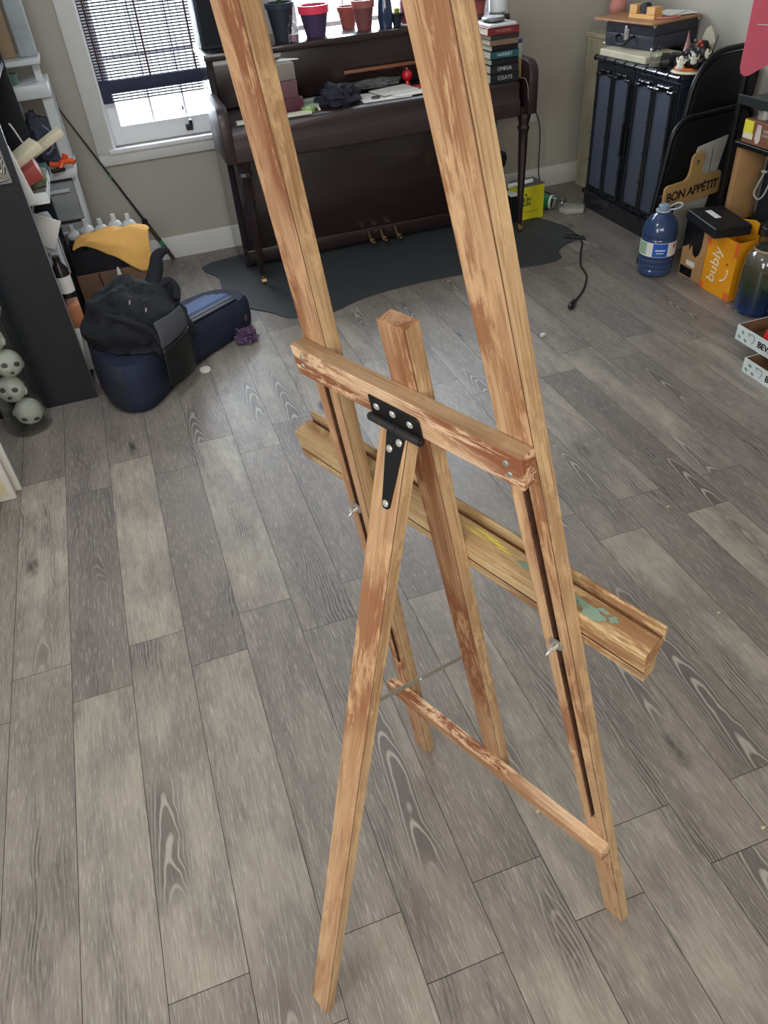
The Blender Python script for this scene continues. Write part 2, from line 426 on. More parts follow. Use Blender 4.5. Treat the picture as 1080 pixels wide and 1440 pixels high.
def window(name, w, cas, apron=True, muntx=3, muntz=4, railz=None):
    x0, x1, z0, z1 = w; y = YB
    t = bpy.data.objects.new(name, None); COL.objects.link(t); t.location = ((x0 + x1) / 2, y, z0); t['kind'] = 'structure'
    mb = MB()
    for a, b in (((x0 - cas, z0 - .02), (x0, z1 + cas)), ((x1, z0 - .02), (x1 + cas, z1 + cas)), ((x0, z1), (x1, z1 + cas))):
        mb.b2((a[0], y - .018, a[1]), (b[0], y, b[1]))
        mb.b2((a[0] + .008 if a[0] < x0 else a[0], y - .024, a[1]), (a[0] + .02 if a[0] < x0 else b[0], y - .018, b[1])) if False else None
    mb.b2((x0 - cas, y - .018, z0 - .075), (x1 + cas, y, z0 - .02)); mb.bevel(.004, 2)
    mb.build('casing', M_WHITE, t, True)
    MB().b2((x0 - cas * .3, y - .03, z0 - .022), (x1 + cas * .3, y + .10, z0)).bevel(.004, 2).build('sill', M_VINYL, t, True)
    mb = MB()   # jamb liner and sash
    for a in ((x0, z0, x0 + .012, z1), (x1 - .012, z0, x1, z1), (x0, z1 - .012, x1, z1)): mb.b2((a[0], y, a[1]), (a[2], y + .12, a[3]))
    mb.build('jamb', M_VINYL, t, True)
    mb = MB(); fx = .055
    for a in ((x0 + .012, z0, x0 + .012 + fx, z1 - .012), (x1 - .012 - fx, z0, x1 - .012, z1 - .012), (x0 + .012 + fx, z0, x1 - .012 - fx, z0 + .085), (x0 + .012 + fx, z1 - .06, x1 - .012 - fx, z1 - .012)): mb.b2((a[0], y + .05, a[1]), (a[2], y + .09, a[3]))
    if railz: mb.b2((x0, y + .045, railz - .02), (x1, y + .09, railz + .02))
    mb.build('sash', M_VINYL, t, True)
    gx0, gx1, gz0, gz1 = x0 + .067, x1 - .067, z0 + .085, z1 - .06
    mb = MB()
    for i in range(1, muntx): xx = gx0 + (gx1 - gx0) * i / muntx; mb.b2((xx - .005, y + .068, gz0), (xx + .005, y + .076, gz1))
    for i in range(1, muntz): zz = gz0 + (gz1 - gz0) * i / muntz; mb.b2((gx0, y + .0695, zz - .005), (gx1, y + .0745, zz + .005))
    mb.build('grille', M_VINYL, t, True)
    MB().b2((gx0 - .01, y + .08, gz0 - .01), (gx1 + .01, y + .083, gz1 + .01)).build('pane', M_PANE, t, True)
    return t
w1 = window('window_1', W1, .085)
MB().box((.40, YB + .045, W1[2] + .035), (.035, .02, .03), bev=.004).box((.41, YB + .03, W1[2] + .055), (.016, .02, .04), (.3, 0, 0), .003).build('latch', M_BLKPL, w1, True)
w2 = window('window_2', W2, .075, muntx=4)

# woven blind hung in window 1
bl = thing('woven_blind', 'dark woven slatted blind half lowered over the bright left window', 'blind', (.32, YB - .012, W1[3] - .03))
M_BLIND = mat('dark_slats', rgb(46, 42, 52), .7, var=.2)
mb = MB()
x0, x1 = W1[0] + .014, W1[1] - .012
zt, zb, zs = W1[3] - .05, .893, .803
z = zb
k = 0
while z < zt:
    mb.b2((x0, YB + .016, z), (x1, YB + .019, z + .0062)); z += .0127
for i in range(7): mb.b2((x0, YB + .016, .822 + 0), (x0 + .001, YB + .019, .823))
mb.build('slats', M_BLIND, bl, True, smooth=False)
mb = MB()
n = int((x1 - x0) / .0335)
for i in range(n + 1):
    xx = x0 + (x1 - x0) * i / n; mb.b2((xx - .0016, YB + .0145, zs), (xx + .0016, YB + .0205, zt))
mb.build('cords', M_BLIND, bl, True, smooth=False)
mb = MB()
for sx in (.02, .25, .48): mb.b2((x0 + sx, YB + .010, zb), (x0 + sx + .009, YB + .014, zt))
mb.build('tapes', mat('brown_tape', rgb(72, 52, 52), .8), bl, True)
MB().b2((x0, YB + .008, zb - .055), (x1, YB + .022, zb + .004)).bevel(.004, 2).build('lift_roll', mat('navy_roll', rgb(44, 50, 72), .7), bl, True)
mb = MB()
for zz in (.806, .8185, .831): mb.b2((x0, YB + .016, zz - .004), (x1, YB + .019, zz + .002))
mb.build('lower_slats', M_BLIND, bl, True)
MB().b2((x0, YB + .004, .800), (x0 + .045, YB + .024, .900)).build('folded_edge', mat('navy_roll', rgb(44, 50, 72), .7), bl, True)
MB().b2((x0, YB + .005, zt - .01), (x1, YB + .04, W1[3] - .013)).build('headrail', M_BLIND, bl, True)
MB().cyl((.385, YB + .012, .80), (.385, YB + .012, .74), .0012, seg=6).lathe([(0, -.012), (.005, -.01), (.0035, .008), (0, .012)], (.385, YB + .012, .735), 10).build('pull_cord', M_BLIND, bl, True)
# white picture-rail piece on right wall, at the frame's top edge
fr = thing('framed_picture', 'white framed picture low on the right wall above the black cabinet', 'picture', (XR - .012, 3.75, 1.15))
MB().b2((XR - .024, 3.48, 1.12), (XR - .001, 4.02, 1.15)).b2((XR - .024, 3.48, 1.6), (XR - .001, 4.02, 1.63)).b2((XR - .024, 3.48, 1.15), (XR - .001, 3.51, 1.6)).b2((XR - .024, 3.99, 1.15), (XR - .001, 4.02, 1.6)).build('frame', M_WHITE, fr, True)
MB().b2((XR - .012, 3.51, 1.15), (XR - .002, 3.99, 1.6)).build('canvas', mat('soft_picture', rgb(150, 165, 160), .8, var=.4, scale=5), fr, True)

# ------------------------------------------------------------------ easel
PH, TH = -1.1583, .188
eu = V((math.cos(PH), math.sin(PH), 0)); en0 = V((math.sin(PH), -math.cos(PH), 0))
ew = V((0, 0, 1)) * math.cos(TH) + en0 * math.sin(TH)
en = en0 * math.cos(TH) - V((0, 0, 1)) * math.sin(TH)
EO = V((.4098, .7011, 0))
def F(s, t, d=0): return EO + eu * s + ew * t + en * d
easel = thing('easel', 'worn wooden A-frame artist easel standing on the grey plank floor, seen from behind', 'easel', (.33, .66, 0))
def setgc(mb, A, U, L, Wv):
    off = V((random.uniform(-5, 5), random.uniform(-5, 5), random.uniform(-5, 5)))
    for v in mb.bm.verts:
        p = v.co - A; v[mb.gc] = (p.dot(U) + off.x, p.dot(L) + off.y, p.dot(Wv) + off.z)
        if v.co.z < .0006: v.co.z = .0006
W_SIDE = easel_wood('yellow_side_wood', rgb(192, 162, 122), rgb(166, 130, 92), rgb(128, 86, 52), .35)  # lighter, yellower tone for the faces turned along U
W_EDGE = mat('dark_edge_slot_shade', rgb(84, 54, 36), .8, var=.4, scale=50)  # dark edge line; also paints shade into leg slots and ledge groove
def sides(o, U, Wv=None, base=None, slot=False):
    o.data.materials.append(W_SIDE); o.data.materials.append(W_EDGE)
    Mw = rootm(o)
    for p in o.data.polygons:
        d = p.normal.dot(U)
        if d > .92: p.material_index = 1
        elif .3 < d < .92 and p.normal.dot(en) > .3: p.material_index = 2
        if slot and abs(d) > .5 and abs(((Mw @ p.center) - base).dot(U)) < .0075: p.material_index = 2  # slot walls get a dark colour in place of shade
    return o
def side_leg(sgn):
    base = V(F(sgn * .2592, 0)); L = (F(sgn * (.2592 - .0999), 1) - base).normalized(); U = (eu - L * eu.dot(L)).normalized()
    mb = MB(); ss = [-.02, -.0040, .0040, .02]; tt = [.0, .43, 1.142, 1.74]
    rows = {}
    for dd in (0, -.0201):
        rows[dd] = [[mb._v(base + U * s + L * t + en * dd) for s in ss] for t in tt]
    A, B = rows[0], rows[-.0201]
    for j in range(3):
        for i in range(3):
            if i == 1 and j == 1: continue
            mb._face([A[j][i], A[j][i + 1], A[j + 1][i + 1], A[j + 1][i]]); mb._face([B[j][i], B[j + 1][i], B[j + 1][i + 1], B[j][i + 1]])
    for j in range(3):
        for i in (0, 3): mb._face([A[j][i], A[j + 1][i], B[j + 1][i], B[j][i]])
    for i in range(3):
        for j in (0, 3): mb._face([A[j][i], A[j][i + 1], B[j][i + 1], B[j][i]])
    for i in (1, 2): mb._face([A[1][i], A[2][i], B[2][i], B[1][i]])
    for j in (1, 2): mb._face([A[j][1], A[j][2], B[j][2], B[j][1]])
    mb.bevel(.0007, 1)
    setgc(mb, base, U, L, en)
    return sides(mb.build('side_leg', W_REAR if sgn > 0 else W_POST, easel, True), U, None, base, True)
def beam(name, A, B, U, Wv, u0, u1, w0, w1, m, parent=easel, bev=.0007):
    A, B = V(A), V(B); L = (B - A).normalized(); U = (V(U) - L * V(U).dot(L)).normalized(); Wv = (V(Wv) - L * V(Wv).dot(L)); Wv = (Wv - U * Wv.dot(U)).normalized()
    mb = MB(); mb.prism([(u0, w0), (u1, w0), (u1, w1), (u0, w1)], A, U, Wv, B - A); mb.bevel(bev, 1)
    # hand-cut wobble and wear
    setgc(mb, A, U, L, Wv)
    o = mb.build(name, m, parent, True)
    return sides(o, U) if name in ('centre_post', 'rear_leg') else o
random.seed(3)
side_leg(-1); side_leg(1)
beam('centre_post', F(.0012, .30), F(.0012, 1.262), eu, en, -.019, .019, -.0198, 0, W_POST)
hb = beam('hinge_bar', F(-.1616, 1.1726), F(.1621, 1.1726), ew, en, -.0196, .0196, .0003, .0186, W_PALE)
hb.data.materials.append(easel_wood('shaded_top_wood', rgb(172, 142, 108), rgb(152, 120, 86), rgb(120, 84, 56), .4)); hb.data.materials.append(W_EDGE)  # light contrast painted in: top face darker than the pale rear
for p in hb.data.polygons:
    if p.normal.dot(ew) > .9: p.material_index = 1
MBs = []
cb = beam('cross_bar', F(-.2592, .339 - .022), F(.2465, .339 + .021), ew, en, -.0158, .0158, .0003, .0218, W_PALE)
cb.data.materials.append(W_POST)
for p in cb.data.polygons:
    if p.normal.dot(en) > .5: p.material_index = 1
RF = V((-.05972, .51911, 0)); RT = F(-.0043, 1.151, .0195)
ra = (RT - RF).normalized(); ru = (eu - ra * eu.dot(ra)).normalized(); rv = ru.cross(ra).normalized()
if rv.dot(en) < 0: rv = -rv
beam('rear_leg', RF - ra * .004, RT, ru, rv, -.0205, .0205, -.0183, 0, W_REAR)
# canvas ledge
tl = -.0459
la = F(-.3125, .8945 - tl * 0 - .3125 * tl, 0); lb = F(.2677, .8945 + .2677 * tl, 0)
prof = [(-.0203, 0), (-.0203, .0135), (-.028, .0138), (-.028, .0172), (-.0203, .0175), (-.0203, .0485), (-.023, .0505), (-.049, .0515), (-.0500, .0450), (-.0550, .0450),
        (-.0555, .0600), (-.058, .0620), (-.0612, .0600), (-.0612, .046), (-.057, .038), (-.048, .028), (-.043, .018), (-.0415, 0)]
mb = MB(); mb.prism(prof, la, en, ew, lb - la); mb.bevel(.0008, 1, 40)
setgc(mb, la, ew, (lb - la).normalized(), en)
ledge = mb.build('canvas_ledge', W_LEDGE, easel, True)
ledge.data.materials.append(W_EDGE); ledge.data.materials.append(mat('groove_shade', rgb(120, 84, 54), .7, var=.3, scale=40))
for p in ledge.data.polygons:
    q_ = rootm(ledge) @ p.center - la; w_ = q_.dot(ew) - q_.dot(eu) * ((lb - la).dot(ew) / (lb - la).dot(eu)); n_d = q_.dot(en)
    if abs(p.normal.dot(eu)) < .5 and ((.0132 < w_ < .0178 and n_d < -.0212) or (w_ < .0505 and w_ > .0435 and -.0556 < n_d < -.0494)): p.material_index = 1 if w_ < .02 else 2  # recess shade painted into the ledge grooves, browner at the lip
def paint(name, col, blobs):
    L = (lb - la)
    for f_, d_, r1, r2 in blobs:
        mb = MB()
        c = la + L * f_ + en * d_ + ew * .05185; n = 14; ring = []
        for i in range(n):
            a = 2 * math.pi * i / n; k = random.uniform(.6, 1.2)
            ring.append(mb._v(c + L.normalized() * math.cos(a) * r1 * k + en * math.sin(a) * r2 * k))
        mb._face(ring); mb.build(name, mat(name, col, .6), ledge, True)
paint('paint_smear', rgb(122, 146, 128), [(.82, -.031, .018, .0045), (.84, -.034, .014, .005), (.875, -.031, .016, .007), (.915, -.037, .007, .0045), (.715, -.036, .014, .004), (.77, -.042, .006, .004), (.89, -.04, .008, .003)])
paint('paint_streak', rgb(214, 196, 84), [(.60, -.043, .028, .0013), (.58, -.037, .022, .0014), (.63, -.040, .018, .0018), (.655, -.037, .014, .0012)])
# strap hinge
O = F(0, 0, .0188)
hg = MB().prism([(-.036, 1.1535), (-.036, 1.1785), (.033, 1.1785), (.037, 1.1745), (.037, 1.1535)], O, eu, ew, en * .0018).bevel(.0006).build('hinge', M_HINGE, easel, True)
MB().cyl(F(-.038, 1.1505, .0225), F(.002, 1.1505, .0225), .0048).cyl(F(.003, 1.1505, .0225), F(.036, 1.1505, .0225), .0050).cyl(F(-.0405, 1.1505, .0225), F(.0385, 1.1505, .0225), .003).build('knuckle', M_KNUCK, hg, True)
RL = (RT - RF).length
MB().prism([(-.0095, RL - .003), (.0185, RL - .003), (.0095, RL - .094), (.006, RL - .0975), (0, RL - .0975), (-.0025, RL - .094)], RF, ru, ra, rv * .0022).bevel(.0006).build('strap', M_HINGE, hg, True)
def screw(C, N, parent, r=.0042, m=M_STEEL, name='screw'):
    N = V(N).normalized(); T = N.orthogonal().normalized(); B = N.cross(T)
    q = Matrix((T, B, N)).transposed().to_4x4(); q.translation = V(C)
    mb = MB(q); mb.lathe([(r, 0), (r, .0006), (r * .8, .0014), (r * .42, .0016), (r * .36, .0003), (0, .0003)], seg=16, cap=False)
    return mb.build(name, m, parent, True)
for s, t in ((-.0253, 1.1672), (-.0015, 1.168), (.0224, 1.1655)): screw(F(s, t, .0206), en, hg)
for s, t in ((.0112, 1.1443), (-.0012, 1.1324), (.0034, 1.0684)): screw(RF + ru * s + ra * t + rv * .0022, rv, hg)
for s, t in ((-.1433, 1.181), (-.1475, 1.169), (.1435, 1.1787), (.1469, 1.1664)): screw(F(s, t, .0185), en, easel, .0036, M_DSTEEL)
# wing nuts
def wing_nut(s, t, rz):
    q = frameM(F(s, t, 0), eu * math.cos(rz) + ew * math.sin(rz), ew * math.cos(rz) - eu * math.sin(rz))
    w = MB(q).lathe([(.0032, 0), (.0095, 0), (.0095, .0016), (.0032, .0016)], seg=20).build('washer', M_DSTEEL, easel, True)
    mb = MB(q); mb.lathe([(0, .0015), (.0052, .0015), (.0042, .0085), (.0, .0085)], seg=14)
    mb.cyl((0, 0, 0), (0, 0, .0125), .0024, seg=10)
    for sx in (-1, 1):
        mb.prism([(.003, .003), (.006, .003), (.0125, .0105), (.0128, .0145), (.0095, .0155), (.0035, .0075)], (0, -.0011, 0), (sx, 0, 0), (0, 0, 1), (0, .0022, 0))
    mb.bevel(.0004); mb.build('wing_nut', M_STEEL, w, True)
    return w
wing_nut(-.1722, .900, 1.1); wing_nut(.1690, .886, 1.2)
# folding stay
pa = F(-.0175, .661, .0012); pb = RF + ru * -.004 + ra * .742 - rv * .0196
d = (pb - pa); side = d.cross(V((0, 0, 1))).normalized(); upv = side.cross(d).normalized()
st = MB().prism([(-.0008, -.0042), (.0008, -.0042), (.0008, .0042), (-.0008, .0042)], pa, side, upv, d).bevel(.0003).build('folding_stay', M_DSTEEL, easel, True)
for k in (.0, .46, .58, 1.0): screw(pa + d * k + side * .0008, side, st, .003, M_STEEL, 'rivet')
for k in (.46,): screw(pa + d * k - side * .0008, -side, st, .003, M_STEEL, 'rivet')

# ------------------------------------------------------------------ piano
P = thing('upright_piano', 'dark mahogany upright piano against the wall under the right-hand window', 'piano', (1.25, 4.0, 0))
PX0, PX1 = .50, 1.965
MB().b2((PX0 + .03, 4.0, .10), (PX1 - .03, 4.02, .585), .004).b2((PX0 + .02, 3.99, .03), (PX1 - .02, 4.03, .10), .004).build('lower_panel', M_PIANO_D, P, True)
MB().b2((PX0 + .03, 4.09, .76), (PX1 - .03, 4.11, .975), .003).build('upper_panel', M_PIANO_D, P, True)
for x in (PX0, PX1 - .03):
    MB().prism([(4.0, .02), (4.36, .02), (4.36, .975), (4.06, .975), (4.06, .70), (4.0, .62)], (x, 0, 0), (0, 1, 0), (0, 0, 1), (.03, 0, 0)).bevel(.003).build('side_panel', M_PIANO_SIDE, P, True)
MB().b2((PX0 + .03, 4.33, .03), (PX1 - .03, 4.35, .975)).build('back_panel', M_PIANO_D, P, True)
MB().b2((PX0 - .01, 4.0, .976), (PX1 + .06, 4.375, 1.004)).bevel(.006, 2).build('lid', M_PIANO_D, P, True)
MB().prism([(3.72, .60), (3.72, .665), (3.735, .69), (3.735, .745), (3.75, .752), (4.10, .752), (4.10, .60)], (PX0 + .01, 0, 0), (0, 1, 0), (0, 0, 1), (PX1 - PX0 - .02, 0, 0)).bevel(.004).build('keybed', M_PIANO, P, True)
MB().b2((PX0 + .05, 3.75, .753), (PX0 + .40, 3.785, .765)).build('key_strip', mat('ivory', rgb(205, 205, 185), .4), P, True)
MB().b2((1.16, 4.06, .835), (1.60, 4.082, .85), .003).build('music_ledge', wood_mat('ledge_brown', rgb(120, 72, 50), rgb(146, 90, 62), .5), P, True)
for x in (PX0 - .035, PX1 + .035):
    pts = [(3.72, .60), (3.72, .785), (3.735, .815), (3.77, .835), (4.02, .845), (4.07, .84), (4.07, .60)]
    MB().prism(pts, (x, 0, 0), (0, 1, 0), (0, 0, 1), (.05, 0, 0)).bevel(.008, 2).build('arm', M_PIANO, P, True)
MB().b2((PX0 - .03, 3.76, .60), (PX1 + .10, 4.0, .63)).build('keyslip', M_PIANO, P, True)
for x in (.545, 2.0):
    l = MB().lathe([(.010, .05), (.016, .07), (.018, .20), (.024, .45), (.026, .52), (.034, .535), (.026, .55), (.036, .59), (.036, .602)], (x, 3.765, 0), 8, cap=True).build('leg', M_PIANO_D, P, True)
    MB().cyl((x, 3.765, .05), (x, 3.765, .035), .012).cyl((x - .012, 3.765, .019), (x + .012, 3.765, .019), .0185, seg=18).build('caster', M_BRASS, l, True)
for x in (1.195, 1.265, 1.35):
    pd = MB().tube([(x, 4.0, .085), (x, 3.975, .075), (x, 3.95, .055), (x, 3.925, .052)], lambda t: .006 + .006 * t, 10, smooth=3)
    pd.ball((x, 3.915, .052), (.015, .028, .006)); pd.build('pedal', M_BRASS, P, True)
# dark box on the left end of the lid
b = thing('speaker_box', 'dark box standing on the left end of the piano lid', 'speaker', (.585, 4.24, 1.005))
MB().b2((.505, 4.14, 1.005), (.72, 4.34, 1.36)).bevel(.006, 2).build('cabinet', mat('dark_teal_box', rgb(38, 46, 58), .5), b, True)
MB().b2((.52, 4.134, 1.02), (.705, 4.142, 1.34)).build('grille', M_BLKFAB, b, True)

# mat under the piano: black, wavy outline
out = [(.335, 4.20), (.34, 3.95), (.325, 3.72), (.345, 3.58), (.42, 3.50), (.50, 3.41), (.56, 3.32), (.66, 3.27), (.78, 3.275), (.95, 3.35), (1.15, 3.38), (1.4, 3.385), (1.62, 3.35), (1.80, 3.31), (1.95, 3.30), (2.02, 3.33), (2.05, 3.41), (2.12, 3.47), (2.20, 3.50), (2.25, 3.58), (2.26, 3.70), (2.22, 3.82), (2.18, 3.93), (2.10, 4.06), (1.9, 4.2), (1.2, 4.25)]
def smooth_poly(p, k=4):
    n = len(p); o = []
    for i in range(n):
        p0, p1, p2, p3 = [V((*p[(i + j) % n], 0)) for j in (-1, 0, 1, 2)]
        for q in range(k):
            t = q / k; c = .5 * ((2 * p1) + (p2 - p0) * t + (2 * p0 - 5 * p1 + 4 * p2 - p3) * t * t + (3 * p1 - 3 * p2 + p3 - p0) * t ** 3); o.append((c.x, c.y))
    return o
tag(MB().prism(smooth_poly(out), (0, 0, .0005), (1, 0, 0), (0, 1, 0), (0, 0, .005)).bevel(.0015).build('floor_mat', M_RUBBER), 'thin black rubber mat with wavy edges lying under the piano', 'mat')

# things on the keybed shelf (z .753)
ZK = .7535
def book(x, y, z, w, d, h, col, rz, label, nm=None, grp=None, title=None, tcol=(220, 220, 215), name='book', ts=.6, spine=None):
    t = thing(name, label, name.replace('_', ' '), (x, y, z), rz, grp)
    m = mat(nm or name + str(col), rgb(*col), .5)
    MB().b2((-w / 2, -d / 2, 0), (w / 2, d / 2, h * .07)).b2((-w / 2, -d / 2, h * .93), (w / 2, d / 2, h)).b2((-w / 2, -d / 2, 0), (w / 2, -d / 2 + .003, h)).build('cover', m, t)
    MB().b2((-w / 2 + .003, -d / 2 + .003, h * .07), (w / 2 - .003, d / 2 - .004, h * .93)).build('pages', mat('book_pages', rgb(200, 192, 170), .9), t)
    if title:
        M = Matrix.Translation((x, y, z)) @ Euler((0, 0, rz)).to_matrix().to_4x4() @ frameM((0, -d / 2 - .0006, h * .5), (1, 0, 0), (0, 0, 1))
        text_mesh('title', title, h * ts, mat('ink' + str(tcol), rgb(*tcol), .6), M, t)
    return t
g = 'books stacked on the right end of the piano'
zz = ZK
for w, d, h, col, rz, title, tc, lab in (
    (.155, .21, .042, (28, 30, 34), .02, 'ESSAYS', (170, 170, 165), 'thick black book with small grey writing, bottom of the piano stack'),
    (.150, .21, .036, (30, 34, 40), -.01, 'OMEGA', (200, 200, 195), 'black book with a pale title plate, second from the bottom of the piano stack'),
    (.145, .20, .024, (26, 27, 30), .03, None, (0, 0, 0), 'plain black book under the teal one on the piano'),
    (.150, .20, .034, (38, 82, 88), .0, 'HARRIET', (190, 205, 205), 'teal green book with pale title in the piano stack'),
    (.140, .19, .022, (24, 24, 26), .04, None, (0, 0, 0), 'thin black book above the teal one on the piano'),
    (.145, .19, .024, (120, 100, 84), -.02, None, (0, 0, 0), 'brown covered book in the middle of the piano stack'),
    (.150, .19, .020, (52, 48, 50), .02, None, (0, 0, 0), 'dark grey book under the red one on the piano')):
    book(1.885, 3.87, zz, w, d, h, col, rz, lab, title=title, tcol=tc); zz += h
book(1.875, 3.87, zz, .165, .20, .030, (120, 38, 44), .01, 'dark red book near the top of the piano stack', title='THE SISTERS', tcol=(190, 120, 120), ts=.5); zz += .030
t = thing('disc_case', 'clear plastic case with a black and white insert on top of the red book', 'case', (1.88, 3.87, zz))
MB().b2((-.07, -.09, 0), (.07, .09, .012), .003).build('case_shell', M_WHITEP, t)
MB().b2((-.06, -.08, .012), (.06, .08, .0135)).build('insert', mat('mottled_print', rgb(120, 120, 120), .4, var=.8, scale=40), t)
zz += .0136
tag(MB().lathe([(0, 0), (.045, 0), (.055, .006), (.055, .014), (.05, .02), (0, .02)], (1.87, 3.87, zz), 24).build('round_tin', mat('grey_tin', rgb(130, 130, 130), .35, .6)), 'flat grey round tin topping the book stack on the piano', 'tin')
t = thing('tissue_carton', 'tall pale carton with purple top beside the piano book stack', 'box', (1.981, 3.87, ZK))
MB().b2((-.016, -.06, 0), (.016, .06, .085)).build('tan_base', mat('tan_carton', rgb(166, 134, 92), .7), t)
MB().b2((-.016, -.06, .085), (.016, .06, .088)).build('green_band', mat('green_band', rgb(120, 140, 60), .7), t)
MB().b2((-.016, -.06, .088), (.016, .06, .15)).build('pale_body', mat('pale_carton', rgb(168, 176, 174), .6), t)
MB().b2((-.0165, -.062, .15), (.0165, .062, .168), .003).build('purple_top', mat('purple_card', rgb(76, 62, 102), .6), t)
tag(MB().tube([(1.985, 3.79, .757), (1.99, 3.745, .757), (1.99, 3.715, .72), (1.992, 3.713, .67)], .0015, 6, smooth=4).build('loose_ribbon', mat('grey_ribbon', rgb(150, 145, 140), .6)), 'thin pale ribbon hanging over the right piano edge', 'ribbon')
# left pile
g2 = None
tag(MB().box((.78, 3.93, ZK + .03), (.20, .22, .06), (0, 0, .05), .003).build('box', mat('maroon_box', rgb(84, 44, 54), .6)), 'maroon box at the bottom of the left piano pile', 'box')
tag(MB().box((.775, 3.93, ZK + .095), (.19, .20, .07), (0, 0, -.05), .003).build('box', mat('dull_maroon', rgb(98, 66, 74), .6)), 'dull pink and maroon box in the middle of the left piano pile', 'box')
tag(MB().box((.78, 3.93, ZK + .165), (.16, .18, .068), (0, 0, .08), .003).build('box', mat('taupe_carton', rgb(128, 120, 112), .8)), 'taupe cardboard box topping the left piano pile', 'box')
tag(MB().prism([(0, 0), (.1, -.01), (.03, .06)], (.80, 3.90, ZK + .2005), (1, 0, 0), (0, 1, 0), (0, 0, .004)).build('folded_paper', M_PAPER), 'small folded white paper lying on the taupe box', 'paper')
tag(MB().box((.91, 3.885, ZK + .008), (.14, .10, .016), (0, 0, .1), .002).build('paper_pad', mat('pale_green_pad', rgb(150, 165, 150), .7)), 'pale green pad lying on the left end of the keybed shelf', 'pad')
tag(MB().box((.93, 3.965, ZK + .0105), (.15, .05, .02), (0, 0, .06), .003).build('envelope_stack', mat('pale_envelopes', rgb(158, 164, 160), .7)), 'small stack of pale envelopes beside the black cloth on the piano', 'envelope')
t = thing('tape_roll', 'lime green roll lying on the left end of the keybed shelf', 'tape', (.895, 3.798, ZK))
MB().lathe([(.014, 0), (.032, 0), (.032, .018), (.014, .018), (.014, 0)], seg=24).build('roll', mat('lime', rgb(134, 164, 92), .5), t)
MB().lathe([(.012, .001), (.014, .001), (.014, .019), (.012, .019), (.012, .001)], seg=24).build('core', M_WHITEP, t)
tag(MB().tube([(.945, 3.78, ZK + .006), (.955, 3.86, ZK + .008)], .006, 8).build('paintbrush', M_CREAM), 'pale stick leaning beside the black cloth on the piano', 'stick')
def lump(c, r, seed, amp=.25, fr=6, seg=28, rings=18, rot=None, mb=None):
    def fn(d):
        return 1 + amp * (noise.noise(V((d.x, d.y, d.z)) * fr * .5 + V((seed, 0, 0)))) + amp * .4 * noise.noise(V((d.x, d.y, d.z)) * fr * 1.5 + V((0, seed, 0)))
    return (mb or MB()).ball(c, r, seg, rings, rot, fn)
def flatten(mb, z):
    for v in mb.bm.verts:
        if v.co.z < z: v.co.z = z + .0005
    return mb
tag(flatten(lump((1.06, 3.845, ZK + .03), (.092, .07, .055), 3, .5, 6), ZK).build('crumpled_cloth', mat('dark_cloth', rgb(34, 34, 46), .9, var=.2)), 'crumpled black cloth lying in the middle of the keybed shelf', 'cloth')
tag(MB().box((1.05, 3.96, ZK + .012), (.035, .012, .022), (.2, 0, .05), .001).build('price_tag', mat('grey_tag', rgb(150, 160, 150), .6)), 'small pale tag standing behind the black cloth', 'tag')
for i, (x, y, w, d, r_, z) in enumerate(((1.29, 3.87, .24, .18, -.06, 0), (1.45, 3.86, .26, .16, .05, .005), (1.36, 3.91, .2, .14, .22, .010))):
    tag(MB().box((x, y, ZK + .003 + z), (w, d, .004), (0, 0, r_)).build('paper_sheet', M_PAPER), ['white paper sheet under the others at the piano cloth', 'white paper sheet at the right side of the paper pile on the piano', 'white paper sheet twisted on top of the piano paper pile'][i], 'paper')
tag(flatten(lump((1.30, 4.02, ZK + .03), (.125, .03, .024), 8, .4, 8), ZK + .013).build('dark_scarf', mat('mottled_scarf', rgb(84, 84, 84), .9, var=.5, scale=30)), 'mottled grey scarf lying behind the white papers on the piano', 'scarf')
tag(MB().lathe([(.016, 0), (.022, 0), (.022, .007), (.016, .007), (.016, 0)], (1.24, 3.83, ZK + .0056), 18).lathe([(0, .001), (.014, .001), (0, .005)], (1.24, 3.83, ZK + .0056), 14).build('jar_lid', mat('pewter', rgb(96, 98, 98), .4, .5)), 'small pewter disc lying on the white papers', 'disc')
tag(MB().box((1.50, 3.90, ZK + .0145), (.08, .06, .003), (0, 0, .3)).build('red_card', mat('red_card', rgb(196, 60, 66), .6)), 'small red card on the white papers by the red ornament', 'card')
t = thing('red_ornament', 'shiny red ball ornament standing on the piano papers', 'ornament', (1.475, 4.025, ZK + .0005))
MB().ball((0, 0, .045), .027).lathe([(0, 0), (.018, 0), (.012, .01), (.01, .02)], seg=18).build('ball', mat('red_gloss', rgb(190, 24, 36), .15, coat=.5), t)
MB().cyl((0, 0, .071), (0, 0, .079), .006).build('cap', M_BRASS, t)

# pots and bottles on the piano lid (z 1.0045)
ZL = 1.0045
def pot(x, y, r0, r1, h, rim, col, label, rimcol=None, name='flower_pot', cat='flower pot', z=ZL, soil=True, m=None):
    t = thing(name, label, cat, (x, y, z))
    m = m or mat('pot' + str(col), rgb(*col), .55)
    MB().lathe([(0, 0), (r0, 0), (r1, h - rim), (r1 + (.004 if rim else 0), h - rim), (r1 + .007, h), (r1 - .001, h), (r1 - .004, h - .02), (0, h - .02)], seg=32).build('pot_body', m, t)
    if rimcol:
        MB().lathe([(r1 + .0045, h - rim), (r1 + .0055, h - rim), (r1 + .009, h + .001), (r1 - .002, h + .001), (r1 - .002, h - .01)], seg=32).build('rim', mat('rim' + str(rimcol), rgb(*rimcol), .4), t)
    if soil: MB().lathe([(r1 - .005, h - .018), (r1 * .5, h - .012), (0, h - .015)], seg=24).build('soil', mat('soil', rgb(48, 38, 32), .95), t)
    return t
